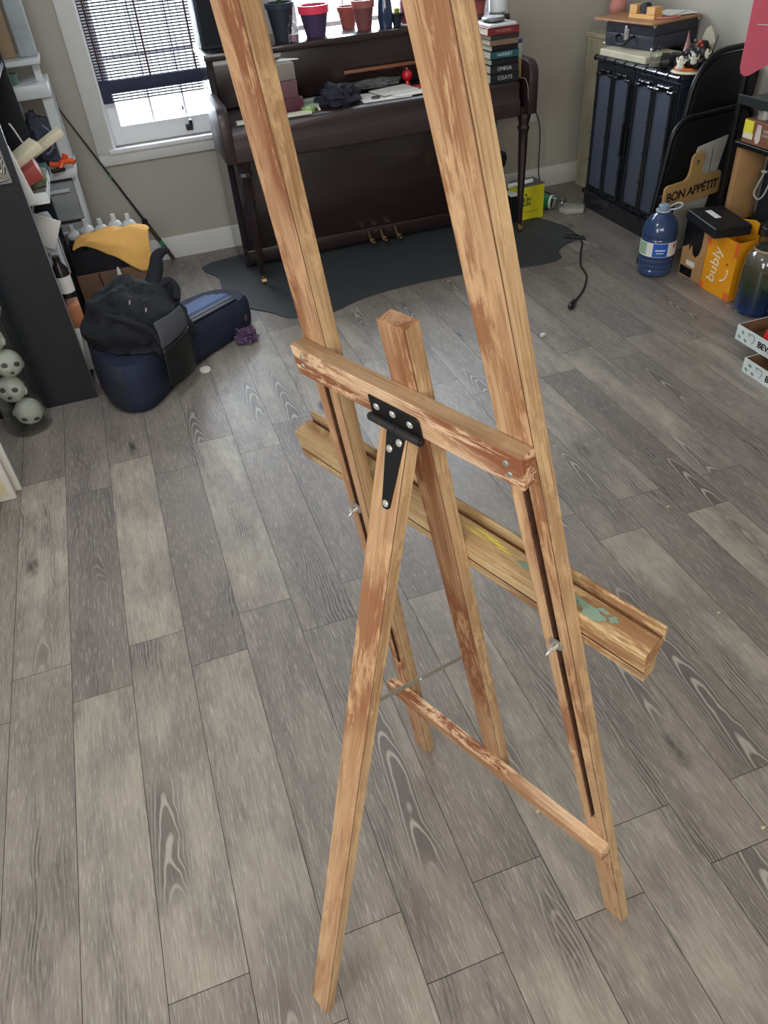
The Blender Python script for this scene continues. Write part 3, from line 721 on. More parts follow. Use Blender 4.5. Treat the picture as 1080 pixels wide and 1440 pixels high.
def leaves(parent, n, h, spread, lw, m, seed, name='foliage', up=1.):
    random.seed(seed); mb = MB()
    for i in range(n):
        a = random.uniform(0, 6.28); l = h * random.uniform(.6, 1); sp = spread * random.uniform(.4, 1)
        d = V((math.cos(a), math.sin(a), 0)); s = d.cross(V((0, 0, 1))); pts = []
        for k in range(7):
            t = k / 6; p = V((0, 0, 0)) + d * sp * t ** 1.3 + V((0, 0, l * t * (1.15 - .35 * t * (2 - up)))); w = lw * math.sin(math.pi * min(.98, .12 + t * .86))
            pts.append((p - s * w, p + s * w))
        vs = [(mb._v(a_), mb._v(b_)) for a_, b_ in pts]
        for q, w_ in zip(vs, vs[1:]): mb._face([q[0], q[1], w_[1], w_[0]])
    o = mb.build(name, m, parent); return o
M_LEAF = mat('leaf_green', rgb(62, 92, 52), .5, var=.25)
M_LEAFY = mat('leaf_yellow', rgb(190, 196, 70), .5, var=.25)
p1 = pot(.895, 4.12, .042, .062, .15, .02, (38, 42, 54), 'large black pot with a leafy plant at the left of the piano lid', (50, 58, 72))
f_ = leaves(p1, 26, .26, .12, .012, M_LEAF, 4); f_.location = (0, 0, .13)
# glass flask in front of the black pot
t = thing('glass_flask', 'small clear glass bottle standing in front of the black pot', 'bottle', (.925, 4.035, ZL))
MB().lathe([(0, 0), (.022, 0), (.024, .01), (.024, .05), (.016, .07), (.007, .08), (.006, .10), (.008, .103)], seg=24).build('glass', M_GLASS, t)
MB().lathe([(0, .003), (.02, .003), (.021, .03), (0, .03)], seg=20).build('pink_beads', mat('pink_beads', rgb(150, 110, 130), .5, var=.4, scale=80), t)
pr = pot(1.055, 4.12, .046, .066, .125, .032, (66, 52, 84), 'plum coloured plastic pot with a bright red rim on the piano lid', (232, 66, 92))
pot(1.300, 4.12, .035, .05, .12, .03, (116, 66, 68), 'terracotta pot in the shade near the middle of the piano lid', (160, 92, 90))
pot(1.255, 4.24, .032, .045, .09, .02, (140, 76, 66), 'small terracotta pot behind the others on the piano lid')
t = thing('glass_vase', 'dark blue glass vase on the piano lid by the right easel leg', 'vase', (1.40, 4.09, ZL))
MB().lathe([(0, 0), (.032, 0), (.038, .04), (.034, .10), (.026, .13), (.032, .16), (.028, .16), (.022, .13), (0, .12)], seg=28).build('glass_body', mat('blue_glass', rgb(40, 54, 84), .15, coat=.5), t)
pb_ = pot(1.455, 4.08, .018, .026, .055, .012, (30, 32, 42), 'small black ribbed pot with a yellow green succulent on the piano lid')
f_ = leaves(pb_, 14, .06, .03, .008, M_LEAFY, 9); f_.location = (0, 0, .04)
t = thing('rope_vase', 'plum red vase with a pale cord loop on the piano lid', 'vase', (1.525, 4.10, ZL))
MB().lathe([(0, 0), (.042, 0), (.045, .02), (.046, .09), (.036, .12), (.036, .14), (.032, .14), (.032, .12), (0, .11)], seg=30).build('vase_body', mat('plum_red', rgb(112, 52, 68), .4), t)
MB().lathe([(.043, 0), (.049, 0), (.049, .006), (.043, .006)], seg=30).build('saucer', M_WHITEP, t)
MB().tube([(-.02, -.048, .12), (-.026, -.056, .085), (-.010, -.056, .065), (.006, -.056, .085), (.012, -.050, .12)], .0016, 6, smooth=4).build('cord', M_CREAM, t)
t = thing('white_jar', 'white plastic jar at the right end of the piano lid', 'jar', (2.0, 4.09, ZL))
MB().lathe([(0, 0), (.04, 0), (.045, .005), (.045, .055), (.04, .065), (.036, .07), (.036, .075), (0, .075)], seg=30).build('jar_body', M_WHITEP, t)
MB().lathe([(.040, .068), (.042, .068), (.042, .09), (0, .092)], seg=30).build('lid', mat('pale_lid', rgb(196, 200, 200), .4), t)
pot(1.905, 4.12, .03, .04, .075, .02, (140, 70, 62), 'brick red pot between the easel leg and the white jar', (100, 40, 50))
pot(1.68, 4.15, .035, .05, .10, .02, (150, 90, 70), 'terracotta pot hidden partly behind the right easel leg', None)

# ------------------------------------------------------------------ by the outlet
t = thing('power_outlet', 'white wall outlet plate right of the piano', 'outlet', (2.385, YB - .006, .39))
MB().b2((2.35, YB - .007, .385), (2.42, YB - .0005, .50)).bevel(.003, 2).build('plate', M_WHITE, t, True)
MB().b2((2.37, YB - .0085, .455), (2.40, YB - .007, .485), .001).b2((2.37, YB - .0085, .40), (2.40, YB - .007, .43), .001).build('socket', M_WHITEP, t, True)
t = thing('power_lead', 'black power cord plugged into the wall outlet and hanging to the floor', 'cord', (2.39, YB - .03, 0))
MB().tube([(2.385, YB - .035, .468), (2.41, YB - .05, .40), (2.425, YB - .05, .32), (2.42, YB - .06, .22), (2.42, YB - .07, .10), (2.44, YB - .10, .015), (2.455, YB - .18, .006), (2.46, 4.16, .006), (2.445, 4.09, .006)], .0035, 8, smooth=5).build('cable', M_BLKPL, t, True)
MB().cyl((2.385, YB - .0085, .47), (2.385, YB - .038, .468), .018, .014, seg=16).build('plug', M_BLKPL, t, True)
t = thing('yellow_box', 'yellow carton with dark green print standing right of the piano leg', 'box', (2.11, 3.93, 0))
YBX = frameM((2.075, 3.905, .0005), (.99, .06, 0), (-.06, .99, 0))
MB(YBX).b2((0, 0, 0), (.155, .13, .185)).bevel(.002).build('carton', mat('yellow_card', rgb(206, 196, 30), .6, var=.04), t, True)
MB(YBX).b2((-.001, -.001, .185), (.156, .131, .189)).build('lid_flap', mat('grey_flap', rgb(92, 92, 94), .7), t, True)
for k, (s_, h_) in enumerate((('a', .145), ('HUN', .115), ('GUN', .09))):
    text_mesh('lettering', s_, .030, mat('dark_green_ink', rgb(28, 70, 40), .6), YBX @ frameM((.036, -.0008, h_), (1, 0, 0), (0, 0, 1)), t, bold=.0008)
MB(YBX).b2((.03, -.0012, .045), (.125, -.0002, .047)).build('rule_line', mat('dark_green_ink', rgb(28, 70, 40), .6), t, True)
t = thing('paper_roll', 'white paper tube lying on top of the yellow box', 'tube', (2.10, 3.94, .19))
MB().cyl((2.00 + .01, 3.925, .203), (2.165, 3.945, .203), .0115, seg=20).build('tube', M_PAPER, t, True)
MB().lathe([(.0, 0), (.009, 0), (.0, .001)], (2.166, 3.945, .203), 16, rot=(0, R(90), 0)).build('hollow_end', M_GREYFAB, t, True)
t = thing('desk_lamp', 'small black desk lamp standing behind the right piano leg', 'lamp', (2.04, 4.02, 0))
MB().lathe([(0, .0005), (.045, .0005), (.045, .01), (.01, .02), (.008, .2), (0, .2)], (2.025, 4.075, 0), 20).build('base', M_BLKPL, t, True)
MB().lathe([(.012, 0), (.03, .02), (.034, .06), (.026, .085), (0, .09)], (2.025, 4.075, .26), 20, rot=(R(12), 0, 0), cap=True).cyl((2.025, 4.075, .2), (2.025, 4.075, .27), .012).build('head', M_BLKPL, t, True)
t = thing('glue_box', 'small black carton beside the yellow box', 'box', (2.02, 3.90, 0))
MB().b2((2.015, 3.90, .001), (2.066, 3.99, .15)).bevel(.002).build('carton', M_BLKPL, t, True)
MB().b2((2.014, 3.899, .15), (2.067, 3.991, .153)).build('lid', M_PAPER, t, True)
t = thing('plastic_bottle', 'clear plastic bottle with green label lying on the floor by the wall', 'bottle', (2.33, 4.0, .04))
a = V((2.27, 4.09, .0405)); b = V((2.385, 3.93, .0405)); ax = (b - a).normalized()
q = frameM(a, ax.cross(V((0, 0, 1))), V((0, 0, 1)))
q2 = Matrix((ax.cross(V((0, 0, 1))), V((0, 0, 1)), ax)).transposed().to_4x4(); q2.translation = a
MB(q2).lathe([(.012, -.06), (.012, -.04), (.03, -.01), (.038, .02), (.038, .06), (.035, .065), (.038, .07), (.038, .17), (.034, .19), (.022, .193), (.018, .184), (0, .184)], seg=28).build('bottle_shell', glass_mat('pale_plastic', (.80, .84, .82, 1), .12, .10), t, True)
MB(q2).lathe([(.0388, .02), (.0388, .095)], seg=28).build('label', mat('green_label', rgb(40, 138, 84), .4), t, True)
MB(q2).lathe([(0, -.075), (.014, -.075), (.014, -.055), (.012, -.055)], seg=20).build('cap', mat('green_cap', rgb(60, 160, 90), .4), t, True)
MB(q2).lathe([(.0388, .100), (.0388, .115)], seg=28).build('white_band', M_PAPER, t, True)
tag(MB().prism([(0, 0), (.10, -.03), (.15, .04), (.06, .11), (-.01, .06)], (2.350, 3.868, .0005), (1, 0, 0), (0, 1, 0), (0, 0, .028)).bevel(.006, 2).build('power_adapter', mat('pale_adapter', rgb(158, 156, 146), .5)), 'pale grey block lying on the floor at the black cabinet corner', 'adapter')
t = thing('extension_cable', 'black cable with a plug snaking over the floor from the mat edge', 'cable', (2.0, 3.1, 0))
MB().tube([(2.19, 3.60, .012), (2.24, 3.55, .008), (2.205, 3.44, .006), (2.165, 3.38, .006), (2.12, 3.31, .005), (2.05, 3.19, .005), (2.01, 3.07, .005), (1.95, 2.98, .005), (1.89, 2.91, .005), (1.79, 2.82, .008)], .0042, 8, smooth=5).build('cable', M_BLKPL, t, True)
MB().cyl((1.80, 2.83, .012), (1.762, 2.79, .012), .011, .014, seg=12).cyl((1.762, 2.79, .012), (1.752, 2.78, .012), .014, .008, seg=12).build('plug', M_BLKPL, t, True)
MB().prism([(0, 0), (.05, -.015), (.08, -.05), (.075, -.085), (.02, -.03), (-.02, .0)], (2.17, 3.55, .0062), (1, 0, 0), (0, 1, 0), (0, 0, .012)).bevel(.004).build('inline_switch', M_BLKPL, t, True)
tag(MB().box((1.525, 2.612, .007), (.022, .016, .013), (0, 0, .3), .002).build('plastic_bit', M_WHITEP), 'tiny white plastic bit on the floor right of the easel', 'cap')
for k, (x, y) in enumerate(((.885, .50), (.475, .70), (1.18, 1.02), (1.32, 1.44), (1.02, .40))):
    tag(MB().prism([(0, 0), (.009, .001), (.011, .004), (.003, .006)], (x, y, .0004), (1, 0, 0), (0, 1, 0), (0, 0, .0015)).build('crumb', mat('crumb', rgb(206, 190, 150), .8)), 'tiny pale crumb lying on the floor planks', 'crumb', 'crumbs scattered on the floor')

# ------------------------------------------------------------------ beige and black cabinets
t = thing('beige_cabinet', 'low beige cabinet in the room corner beside the black cabinet', 'cabinet', (2.82, 4.17, 0))
MB().b2((2.685, 3.99, .0005), (2.94, 4.335, .80)).bevel(.003).build('body', mat('beige_enamel', rgb(176, 168, 140), .5), t, True)
MB().b2((2.675, 3.985, .80), (2.945, 4.345, .82)).bevel(.003).build('top', mat('beige_enamel', rgb(176, 168, 140), .5), t, True)
MB().b2((2.679, 4.0, .03), (2.685, 4.31, .785)).bevel(.002).build('door', mat('beige_door', rgb(162, 154, 128), .5), t, True)
# pink bust on it
bu = thing('pink_bust', 'pale pink ceramic head bust standing on the beige cabinet', 'bust', (2.77, 4.20, .8205))
def head(d):
    k = 1 - .12 * max(0, -d.z) ** 1.2
    if d.y < 0: k *= 1 - .05 * (1 - abs(d.x)) + .16 * max(0, 1 - ((d.x / .22) ** 2 + ((d.z + .12) / .25) ** 2))
    return k
mb = MB(Euler((0, 0, R(-38))).to_matrix().to_4x4()); mb.ball((0, 0, .115), (.045, .052, .062), 28, 20, fn=head)
mb.lathe([(0, 0), (.034, 0), (.040, .012), (.030, .022), (.046, .035), (.050, .045), (.026, .062), (.022, .09), (0, .1)], seg=26, sy=.85)
mb.build('bust_body', mat('pink_ceramic', rgb(205, 136, 122), .6), bu)

K = thing('black_cabinet', 'black cabinet with bamboo-style moulding on its two doors by the right wall', 'cabinet', (2.72, 3.55, 0))
M_CAB = mat('blue_black_paint', rgb(42, 46, 56), .34, var=.1, scale=5)
M_BAM = mat('black_bamboo_paint', rgb(30, 32, 38), .24, var=.1, coat=.5)
CX, CY0, CY1, CZ = 2.512, 3.245, 3.955, .775
MB().b2((CX + .012, CY0, .001), (CX + .40, CY1, CZ - .02)).build('body', M_CAB, K, True)
MB().b2((CX + .004, CY0 - .008, CZ - .02), (CX + .41, CY1 + .008, CZ)).bevel(.003).build('top', M_CAB, K, True)
MB().b2((CX + .004, CY0, .001), (CX + .012, CY1, .085)).build('plinth', M_BAM, K, True)
def bamboo(mb, a, b, r, n):
    a, b = V(a), V(b); mb.cyl(a, b, r, seg=10)
    for i in range(n + 1):
        c = a.lerp(b, i / n); d = (b - a).normalized() * .004; mb.cyl(c - d, c + d, r * 1.5, seg=10)
mb = MB(); bamboo(mb, (CX, CY0, CZ - .012), (CX, CY1, CZ - .012), .010, 8); mb.build('top_rail', M_BAM, K, True)
mb = MB(); bamboo(mb, (CX, CY0, .092), (CX, CY1, .092), .009, 5); mb.build('bottom_rail', M_BAM, K, True)
ym = (CY0 + CY1) / 2
M_BLUEP = mat('slate_blue_panel', rgb(72, 77, 90), .42, var=.06, scale=4)
for y0, y1, hs in ((ym + .004, CY1 - .01, -1), (CY0 + .01, ym - .004, 1)):
    d = MB().b2((CX + .004, y0, .105), (CX + .012, y1, CZ - .035)).build('door', M_BAM, K, True)
    yy = (y0 + y1) / 2
    for a, b in ((y0 + .03, yy - .014), (yy + .014, y1 - .03)):
        MB().b2((CX + .001, a, .135), (CX + .004, b, CZ - .085)).build('panel', M_BLUEP, d, True)
        mb = MB()
        bamboo(mb, (CX - .003, a - .004, .125), (CX - .003, a - .004, CZ - .085), .0075, 4); bamboo(mb, (CX - .003, b + .004, .125), (CX - .003, b + .004, CZ - .085), .0075, 4)
        st_ = .022
        for e, sg in ((a - .004, 1), (b + .004, -1)):
            bamboo(mb, (CX - .003, e, CZ - .078), (CX - .003, e + sg * st_ * 1.3, CZ - .078), .006, 1); bamboo(mb, (CX - .003, e + sg * st_ * 1.3, CZ - .062), (CX - .003, (a + b) / 2, CZ - .062), .006, 1)
            bamboo(mb, (CX - .003, e, .118), (CX - .003, e + sg * st_ * 1.3, .118), .006, 1); bamboo(mb, (CX - .003, e + sg * st_ * 1.3, .128), (CX - .003, (a + b) / 2, .128), .006, 1)
        mb.build('bamboo_moulding', M_BAM, d, True)
    yh = y0 + .014 if hs < 0 else y1 - .014
    mb = MB(); bamboo(mb, (CX - .018, yh, .36), (CX - .018, yh, .50), .006, 2); bamboo(mb, (CX - .004, yh, .36), (CX - .018, yh, .36), .005, 1); bamboo(mb, (CX - .004, yh, .50), (CX - .018, yh, .50), .005, 1)
    mb.build('handle', M_BLACKM, d, True)
# on the cabinet
ZT = CZ + .0005
tag(MB().box((2.63, 3.75, ZT + .0155), (.215, .37, .030), (0, 0, .07)).bevel(.003).build('beige_slab', mat('beige_slab', rgb(186, 180, 156), .6)), 'thick beige board lying on the black cabinet under the suitcase', 'board')
S = thing('suitcase', 'small black hard suitcase with silver latch lying on the black cabinet', 'suitcase', (2.72, 3.80, ZT + .032))
SM = frameM((2.575, 3.99, ZT + .0315), (.19, -.98, 0), (.98, .19, 0))   # x along the front, y into depth
mb = MB(SM); mb.b2((0, 0, 0), (.335, .30, .062)); mb.bevel(.004, 2); mb.build('lower_shell', mat('grey_black_leatherette', rgb(56, 59, 68), .34, bump=.2), S, True)
mb = MB(SM); mb.b2((0, 0, .064), (.335, .30, .115)); mb.bevel(.004, 2); mb.build('lid', mat('grey_black_leatherette', rgb(56, 59, 68), .34, bump=.2), S, True)
MB(SM).b2((.001, .001, .060), (.334, .299, .066)).build('rim_trim', M_BLKPL, S, True)
mb = MB(SM)
for x in (.002, .333):
    for y in (.0, .298):
        for z in (.009, .106): mb.ball((x, y, z), .0085, 12, 8)
mb.build('corner_cap', M_STEEL, S, True)['kind'] = 'stuff'
hd = MB(SM).tube([(.10, -.002, .055), (.105, -.03, .045), (.13, -.038, .022), (.175, -.038, .022), (.20, -.03, .045), (.205, -.002, .055)], .007, 10, smooth=4).build('handle', M_BLKPL, S, True)
lt = MB(SM).b2((.14, -.007, .035), (.168, 0, .085), .002).b2((.147, -.012, .06), (.161, -.006, .098), .002).build('latch', M_STEEL, S, True)
tag(MB().prism([(0, 0), (.40, 0), (.41, .01), (.40, .34), (.01, .35), (0, .34)], SM @ V((-.035, -.055, .1165)), SM.to_3x3() @ V((1, 0, 0)), SM.to_3x3() @ V((0, 1, 0)), (0, 0, .010)).bevel(.002).build('wooden_board', wood_mat('board_brown', rgb(142, 100, 66), rgb(170, 122, 84), .5, 'X', 20)), 'brown wooden board lying on top of the black suitcase', 'board')
def onboard(x, y): return SM @ V((x, y, .1270))
t = thing('tape_dispenser', 'pale wooden tape dispenser block standing on the wooden board', 'tape dispenser', onboard(.12, .03), math.atan2(-.98, .19))
M_BIRCH = wood_mat('birch', rgb(196, 146, 82), rgb(212, 164, 100), .5, 'X', 18)
MB().b2((0, 0, 0), (.17, .055, .018)).build('base', M_BIRCH, t)
MB().b2((0.0, 0, .018), (.05, .055, .055)).bevel(.002).build('end_block', M_BIRCH, t)
MB().b2((.115, 0, .018), (.17, .055, .05)).bevel(.002).build('far_block', M_BIRCH, t)
MB().cyl((.083, .012, .04), (.083, .045, .04), .024, seg=24).build('tape', M_BLKPL, t)
tag(MB().tube([onboard(.30, .04) + V((0, 0, .006)), onboard(.345, .08) + V((0, 0, .006)), onboard(.35, .14) + V((0, 0, .006)), onboard(.33, .15) + V((0, 0, .006))], .005, 10, smooth=4).build('candy_cane', mat('pink_cane', rgb(200, 120, 120), .4)), 'pink hooked candy cane on the wooden board', 'candy cane')
for i, (x, y, r_, z) in enumerate(((.22, .20, .2, 0), (.27, .22, -.15, .004), (.24, .19, .5, .008))):
    c = onboard(x, y); tag(MB().box((c.x, c.y, c.z + .0015 + z), (.16, .11, .003), (0, 0, r_)).build('paper_sheet', M_PAPER), ['white paper lowest in the small pile on the wooden board', 'white paper in the middle of the pile on the wooden board', 'white paper turned askew on top of the pile on the wooden board'][i], 'paper')
c = onboard(.03, .12); tag(MB().tube([c + V((0, 0, .004)), c + V((.05, -.07, .004))], .0035, 8).build('marker_pen', M_BLKPL), 'black marker pen on the left of the wooden board', 'pen')
c = onboard(.08, .16); tag(MB().tube([c + V((0, 0, .004)), c + V((.02, -.09, .004))], .003, 8).build('scissors', mat('khaki_metal', rgb(150, 145, 120), .4, .5)), 'thin khaki tool beside the marker on the wooden board', 'tool')
t = thing('glass_jar', 'small empty glass jar on the black cabinet before the suitcase', 'jar', (2.545, 3.49, ZT))
MB().lathe([(0, .002), (.026, .002), (.03, .008), (.03, .055), (.024, .066), (.024, .08), (.026, .082)], seg=26).build('glass', M_GLASS, t)
MB().lathe([(0, .003), (.028, .004), (.028, .02), (0, .021)], seg=20).build('grey_sand', mat('grey_sand', rgb(120, 116, 106), .9), t)
t = thing('thread_roll', 'black round roll standing on its side on the black cabinet', 'roll', (2.53, 3.40, ZT))
MB().cyl((2.512, 3.405, ZT + .0365), (2.54, 3.385, ZT + .0365), .036, seg=30).build('roll', M_BLKPL, t, True)
MB().cyl((2.508, 3.408, ZT + .0365), (2.513, 3.4045, ZT + .0365), .022, seg=24).build('hub', mat('charcoal', rgb(40, 42, 44), .5), t, True)
t = thing('camera_body', 'small black camera lying behind the round roll', 'camera', (2.60, 3.41, ZT))
MB().box((2.62, 3.42, ZT + .030), (.04, .08, .055), (0, 0, .4), .004).build('camera_case', M_BLKPL, t, True)
MB().cyl((2.605, 3.40, ZT + .03), (2.585, 3.375, ZT + .03), .017, seg=20).build('lens', M_GREYFAB, t, True)
# halloween ornament: ghosts and a witch hat on a pale disc
t = thing('halloween_ornament', 'ornament with little white ghosts on a cream base with orange rim', 'ornament', (2.585, 3.288, ZT))
MB().lathe([(0, 0), (.06, 0), (.078, .006), (.07, .013), (0, .013)], seg=34, sy=1.1).build('cream_base', M_CREAM, t)
MB().lathe([(.058, .013), (.062, .018), (.058, .024), (.05, .024), (0, .02)], (.0, .01, 0), seg=30, sy=1.05).build('orange_ring', mat('orange_glaze', rgb(226, 110, 50), .4), t)
rock = lump((.02, -.01, .05), (.05, .075, .05), 5, .5, 5); flatten(rock, .014).build('black_rock', M_BLKPL, t)
def ghost(x, y, z, s, rz, lean=0):
    q = Matrix.Translation((x, y, z)) @ Euler((lean, 0, rz)).to_matrix().to_4x4() @ Matrix.Scale(s, 4)
    mb = MB(q); mb.lathe([(.014, 0), (.017, .006), (.013, .02), (.012, .032), (.010, .042), (.005, .048), (0, .049)], seg=16, cap=True)
    for sg in (-1, 1): mb.tube([(sg * .010, 0, .022), (sg * .022, 0, .026), (sg * .027, 0, .040)], lambda t_: .0055 - .003 * t_, 8, smooth=3)
    o = mb.build('ghost', mat('ghost_white', rgb(214, 210, 190), .5), t)
    MB(q).ball((-.004, -.0095, .038), .0022, 8, 6).ball((.004, -.0095, .038), .0022, 8, 6).build('eyes', M_BLKPL, o)
ghost(-.055, -.005, .02, 1.1, -1.5); ghost(-.02, -.050, .045, .9, -1.1, .3); ghost(.03, -.065, .06, .8, -1.3)
MB().lathe([(.026, .0), (.024, .02), (.014, .05), (.006, .08), (0, .115)], (.02, .055, .045), 18, rot=(R(-8), 0, 0), cap=True).build('striped_hat', mat('mauve_hat', rgb(150, 110, 110), .6, var=.4, scale=50), t)
MB().tube([(-.025, .045, .02), (-.02, .04, .06)], .008, 8).build('pale_candle', mat('pale_pink', rgb(196, 170, 168), .5), t)
wt = MB().lathe([(0, .0), (.03, 0), (.028, .03), (.016, .055), (0, .06)], (.03, -.035, .07), 18).build('witch_figure', M_BLKPL, t)
MB().ball((.005, -.045, .125), .010, 12, 8).ball((.002, -.030, .112), .008, 12, 8).ball((.002, -.060, .112), .008, 12, 8).build('red_face', mat('brick_red', rgb(150, 58, 44), .5), wt)
MB().prism([(-.055, -.045), (-.05, 0), (-.03, .035), (0, .06), (.03, .045), (.045, .01), (.04, -.03), (.02, -.05), (.0, -.02), (-.02, -.03)], (.062, -.02, .12), (0, 1, 0), (0, 0, 1), (.008, 0, 0)).bevel(.003).build('cream_cape', mat('tan_cape', rgb(150, 142, 122), .7), t)
MB().tube([(.05, -.06, .04), (.06, -.085, .15)], .002, 6).build('twig', M_BLKPL, t)

# ------------------------------------------------------------------ folding chairs leaning by the cabinet
CDX = V((.985, .16, 0)).normalized()
def fchair(name_lab, O, w, h, rr, lean, bar):
    t = thing('folding_chair', name_lab, 'chair', O)
    Z = V((.13, lean, .985))
    n = CDX.cross(Z)
    def pt(a, b, c=0): return V(O) + CDX * a + Z * b + n * c
    pts = [pt(0, .01)]
    for k in range(0, 7):
        an = math.pi - k * math.pi / 2 / 6; pts.append(pt(rr + rr * math.cos(an), h - rr + rr * math.sin(an)))
    for k in range(0, 7):
        an = math.pi / 2 - k * math.pi / 2 / 6; pts.append(pt(w - rr + rr * math.cos(an), h - rr + rr * math.sin(an)))
    pts.append(pt(w, .01))
    MB().tube(pts, .0125, 12).build('frame', M_BLACKM, t, True)
    for a in (0, w): MB().cyl(pt(a, 0), pt(a, .03), .015, seg=12).build('foot', M_BLKPL, t, True)
    poly = [(.018, h * .50)]
    for k in range(0, 7):
        an = math.pi - k * math.pi / 2 / 6; poly.append((rr + (rr - .016) * math.cos(an), h - rr + (rr - .016) * math.sin(an)))
    for k in range(0, 7):
        an = math.pi / 2 - k * math.pi / 2 / 6; poly.append((w - rr + (rr - .016) * math.cos(an), h - rr + (rr - .016) * math.sin(an)))
    poly.append((w - .018, h * .50))
    MB().prism(poly, pt(0, 0, -.012), CDX, Z, n * .024).bevel(.006, 2).build('backrest', M_BLKVINYL, t, True)
    MB().prism([(.03, .12), (w - .03, .12), (w - .03, h * .5 - .01), (.03, h * .5 - .01)], pt(0, 0, -.016), CDX, Z, n * .03).bevel(.008, 2).build('seat', M_BLKVINYL, t, True)
    mb = MB(); mb.cyl(pt(0, .07), pt(w, .07), .009, seg=10); mb.build('stretcher', M_BLACKM, t, True)
    for a, b in bar: MB().ball(pt(a, b, -.016 - .001), .006, 10, 8).build('rivet', M_STEEL, t, True)
    return pt
fchair('black padded folding chair, the taller one, leaning behind at the cabinet side', (2.405, 3.140, .0005), .40, .885, .15, .0, ())
fpt = fchair('black padded folding chair, the lower one in front with papers on it', (2.318, 3.086, .0005), .50, .645, .09, .0, ((.10, .53), (.06, .38)))
def card(name, lab, cat, pts, off, th, m, base=0.):
    o = MB().prism(pts, fpt(0, base, off), CDX, (fpt(0, 1) - fpt(0, 0)), (fpt(0, 0, 1) - fpt(0, 0)) * th).bevel(.0006).build(name, m); return tag(o, lab, cat)
M_NEWS = mat('newsprint', rgb(176, 176, 168), .9, var=.12, scale=14)
np_ = thing('white_carton', 'flat pale printed carton standing against the front folding chair', 'carton', fpt(.15, .02, .05))
MB().prism([(.09, .02), (.32, .02), (.35, .53), (.17, .51)], fpt(0, 0, .019), CDX, fpt(0, 1) - fpt(0, 0), (fpt(0, 0, 1) - fpt(0, 0)) * .006).build('carton_front', M_NEWS, np_, True)
MB().prism([(.30, .30), (.303, .30), (.27, .49), (.267, .49)], fpt(0, 0, .0255), CDX, fpt(0, 1) - fpt(0, 0), (fpt(0, 0, 1) - fpt(0, 0)) * .0005).prism([(.205, .44), (.235, .45), (.235, .456), (.205, .446)], fpt(0, 0, .0255), CDX, fpt(0, 1) - fpt(0, 0), (fpt(0, 0, 1) - fpt(0, 0)) * .0005).build('print_mark', M_BLKPL, np_, True)['kind'] = 'stuff'
# BON APPETIT board
BA = thing('cutting_board_sign', 'tan paddle-shaped board sign lettered BON APPETIT leaning on the folding chair', 'sign', fpt(.1, .2, .06))
BX = (CDX * 1 + V((0, 0, .03))).normalized(); BO = fpt(.012, .262, .046); BZ = V((.1, 0, 1)).normalized()
BZ = (BZ - BX * BZ.dot(BX)).normalized(); BN = BX.cross(BZ)
pts = [(0, .008), (.008, 0), (.352, 0), (.36, .008), (.36, .095), (.345, .108), (.25, .108), (.228, .118), (.222, .14), (.228, .205), (.215, .22), (.165, .22), (.150, .205), (.146, .14), (.138, .12), (.12, .108), (.015, .108), (0, .095)]
MB().prism(pts, BO, BX, BZ, BN * -.012).bevel(.002).build('board', mat('tan_board', rgb(176, 140, 88), .6, var=.06), BA, True)
BM = Matrix((BX, BZ, BN)).transposed().to_4x4(); BM.translation = BO + BN * .0004
text_mesh('lettering', 'BON APPÉTIT', .058, mat('black_ink', rgb(28, 24, 22), .6), BM @ Matrix.Translation((.18, .05, 0)), BA, bold=.0012, spacing=.92)
text_mesh('leaf_mark', 'Y', .03, mat('black_ink', rgb(28, 24, 22), .6), BM @ Matrix.Translation((.187, .175, 0)), BA, bold=.001)

# ------------------------------------------------------------------ right side: boxes, jug, shelf tower
t = thing('shelf_tower', 'black shelf rack with two loaded shelves standing behind the boxes on the right', 'shelf', (2.75, 2.6, 0))
for x in (2.56, 2.90):
    for y in (2.91, 2.26): MB().b2((x, y - .022, .0005), (x + .022, y, 1.25)).bevel(.002).build('post', M_BLACKM, t, True)
for z in (.735, .572, .22, 1.10):
    MB().b2((2.565, 2.262, z - .02), (2.915, 2.906, z)).bevel(.003).build('shelf_board', M_BLACKM, t, True)
MB().b2((2.558, 2.262, .715), (2.566, 2.906, .752)).bevel(.002).build('lip', mat('dull_black', rgb(34, 38, 38), .4), t, True)
t = thing('earphone_box', 'brown carton with white device print on the middle shelf of the black rack', 'box', (2.64, 2.72, .5725))
MB().b2((2.575, 2.56, .573), (2.70, 2.855, .665)).bevel(.002).build('carton', mat('brown_print_card', rgb(120, 76, 52), .6, var=.06), t, True)
MB().b2((2.5735, 2.795, .615), (2.575, 2.85, .662)).build('yellow_sticker', mat('yellow_sticker', rgb(214, 200, 50), .6), t, True)
MB().b2((2.5735, 2.79, .592), (2.575, 2.848, .615)).build('white_sticker', M_CREAM, t, True)
MB().prism([(2.748, .655), (2.772, .655), (2.776, .60), (2.766, .583), (2.752, .583), (2.742, .60)], (2.574, 0, 0), (0, 1, 0), (0, 0, 1), (-.001, 0, 0)).build('device_print', mat('pale_print', rgb(196, 182, 172), .6), t, True)
text_mesh('print_lettering', 'WIRELESS\nCHARGER', .016, mat('pale_print', rgb(196, 182, 172), .6), frameM((2.5738, 2.70, .628), (0, -1, 0), (0, 0, 1)), t)
t = thing('steel_tin', 'small round metal tin standing on the brown carton in the rack', 'tin', (2.63, 2.80, .6655))
MB().lathe([(0, 0), (.03, 0), (.03, .022), (.033, .022), (.033, .035), (0, .035)], seg=26).build('tin_body', M_STEEL, t)
tag(flatten(lump((2.74, 2.62, .78), (.10, .16, .06), 12, .4, 5), .7355).build('dark_bag', mat('slate_bag', rgb(58, 62, 72), .6), None), 'dark slate coloured bag lying on the upper rack shelf', 'bag')
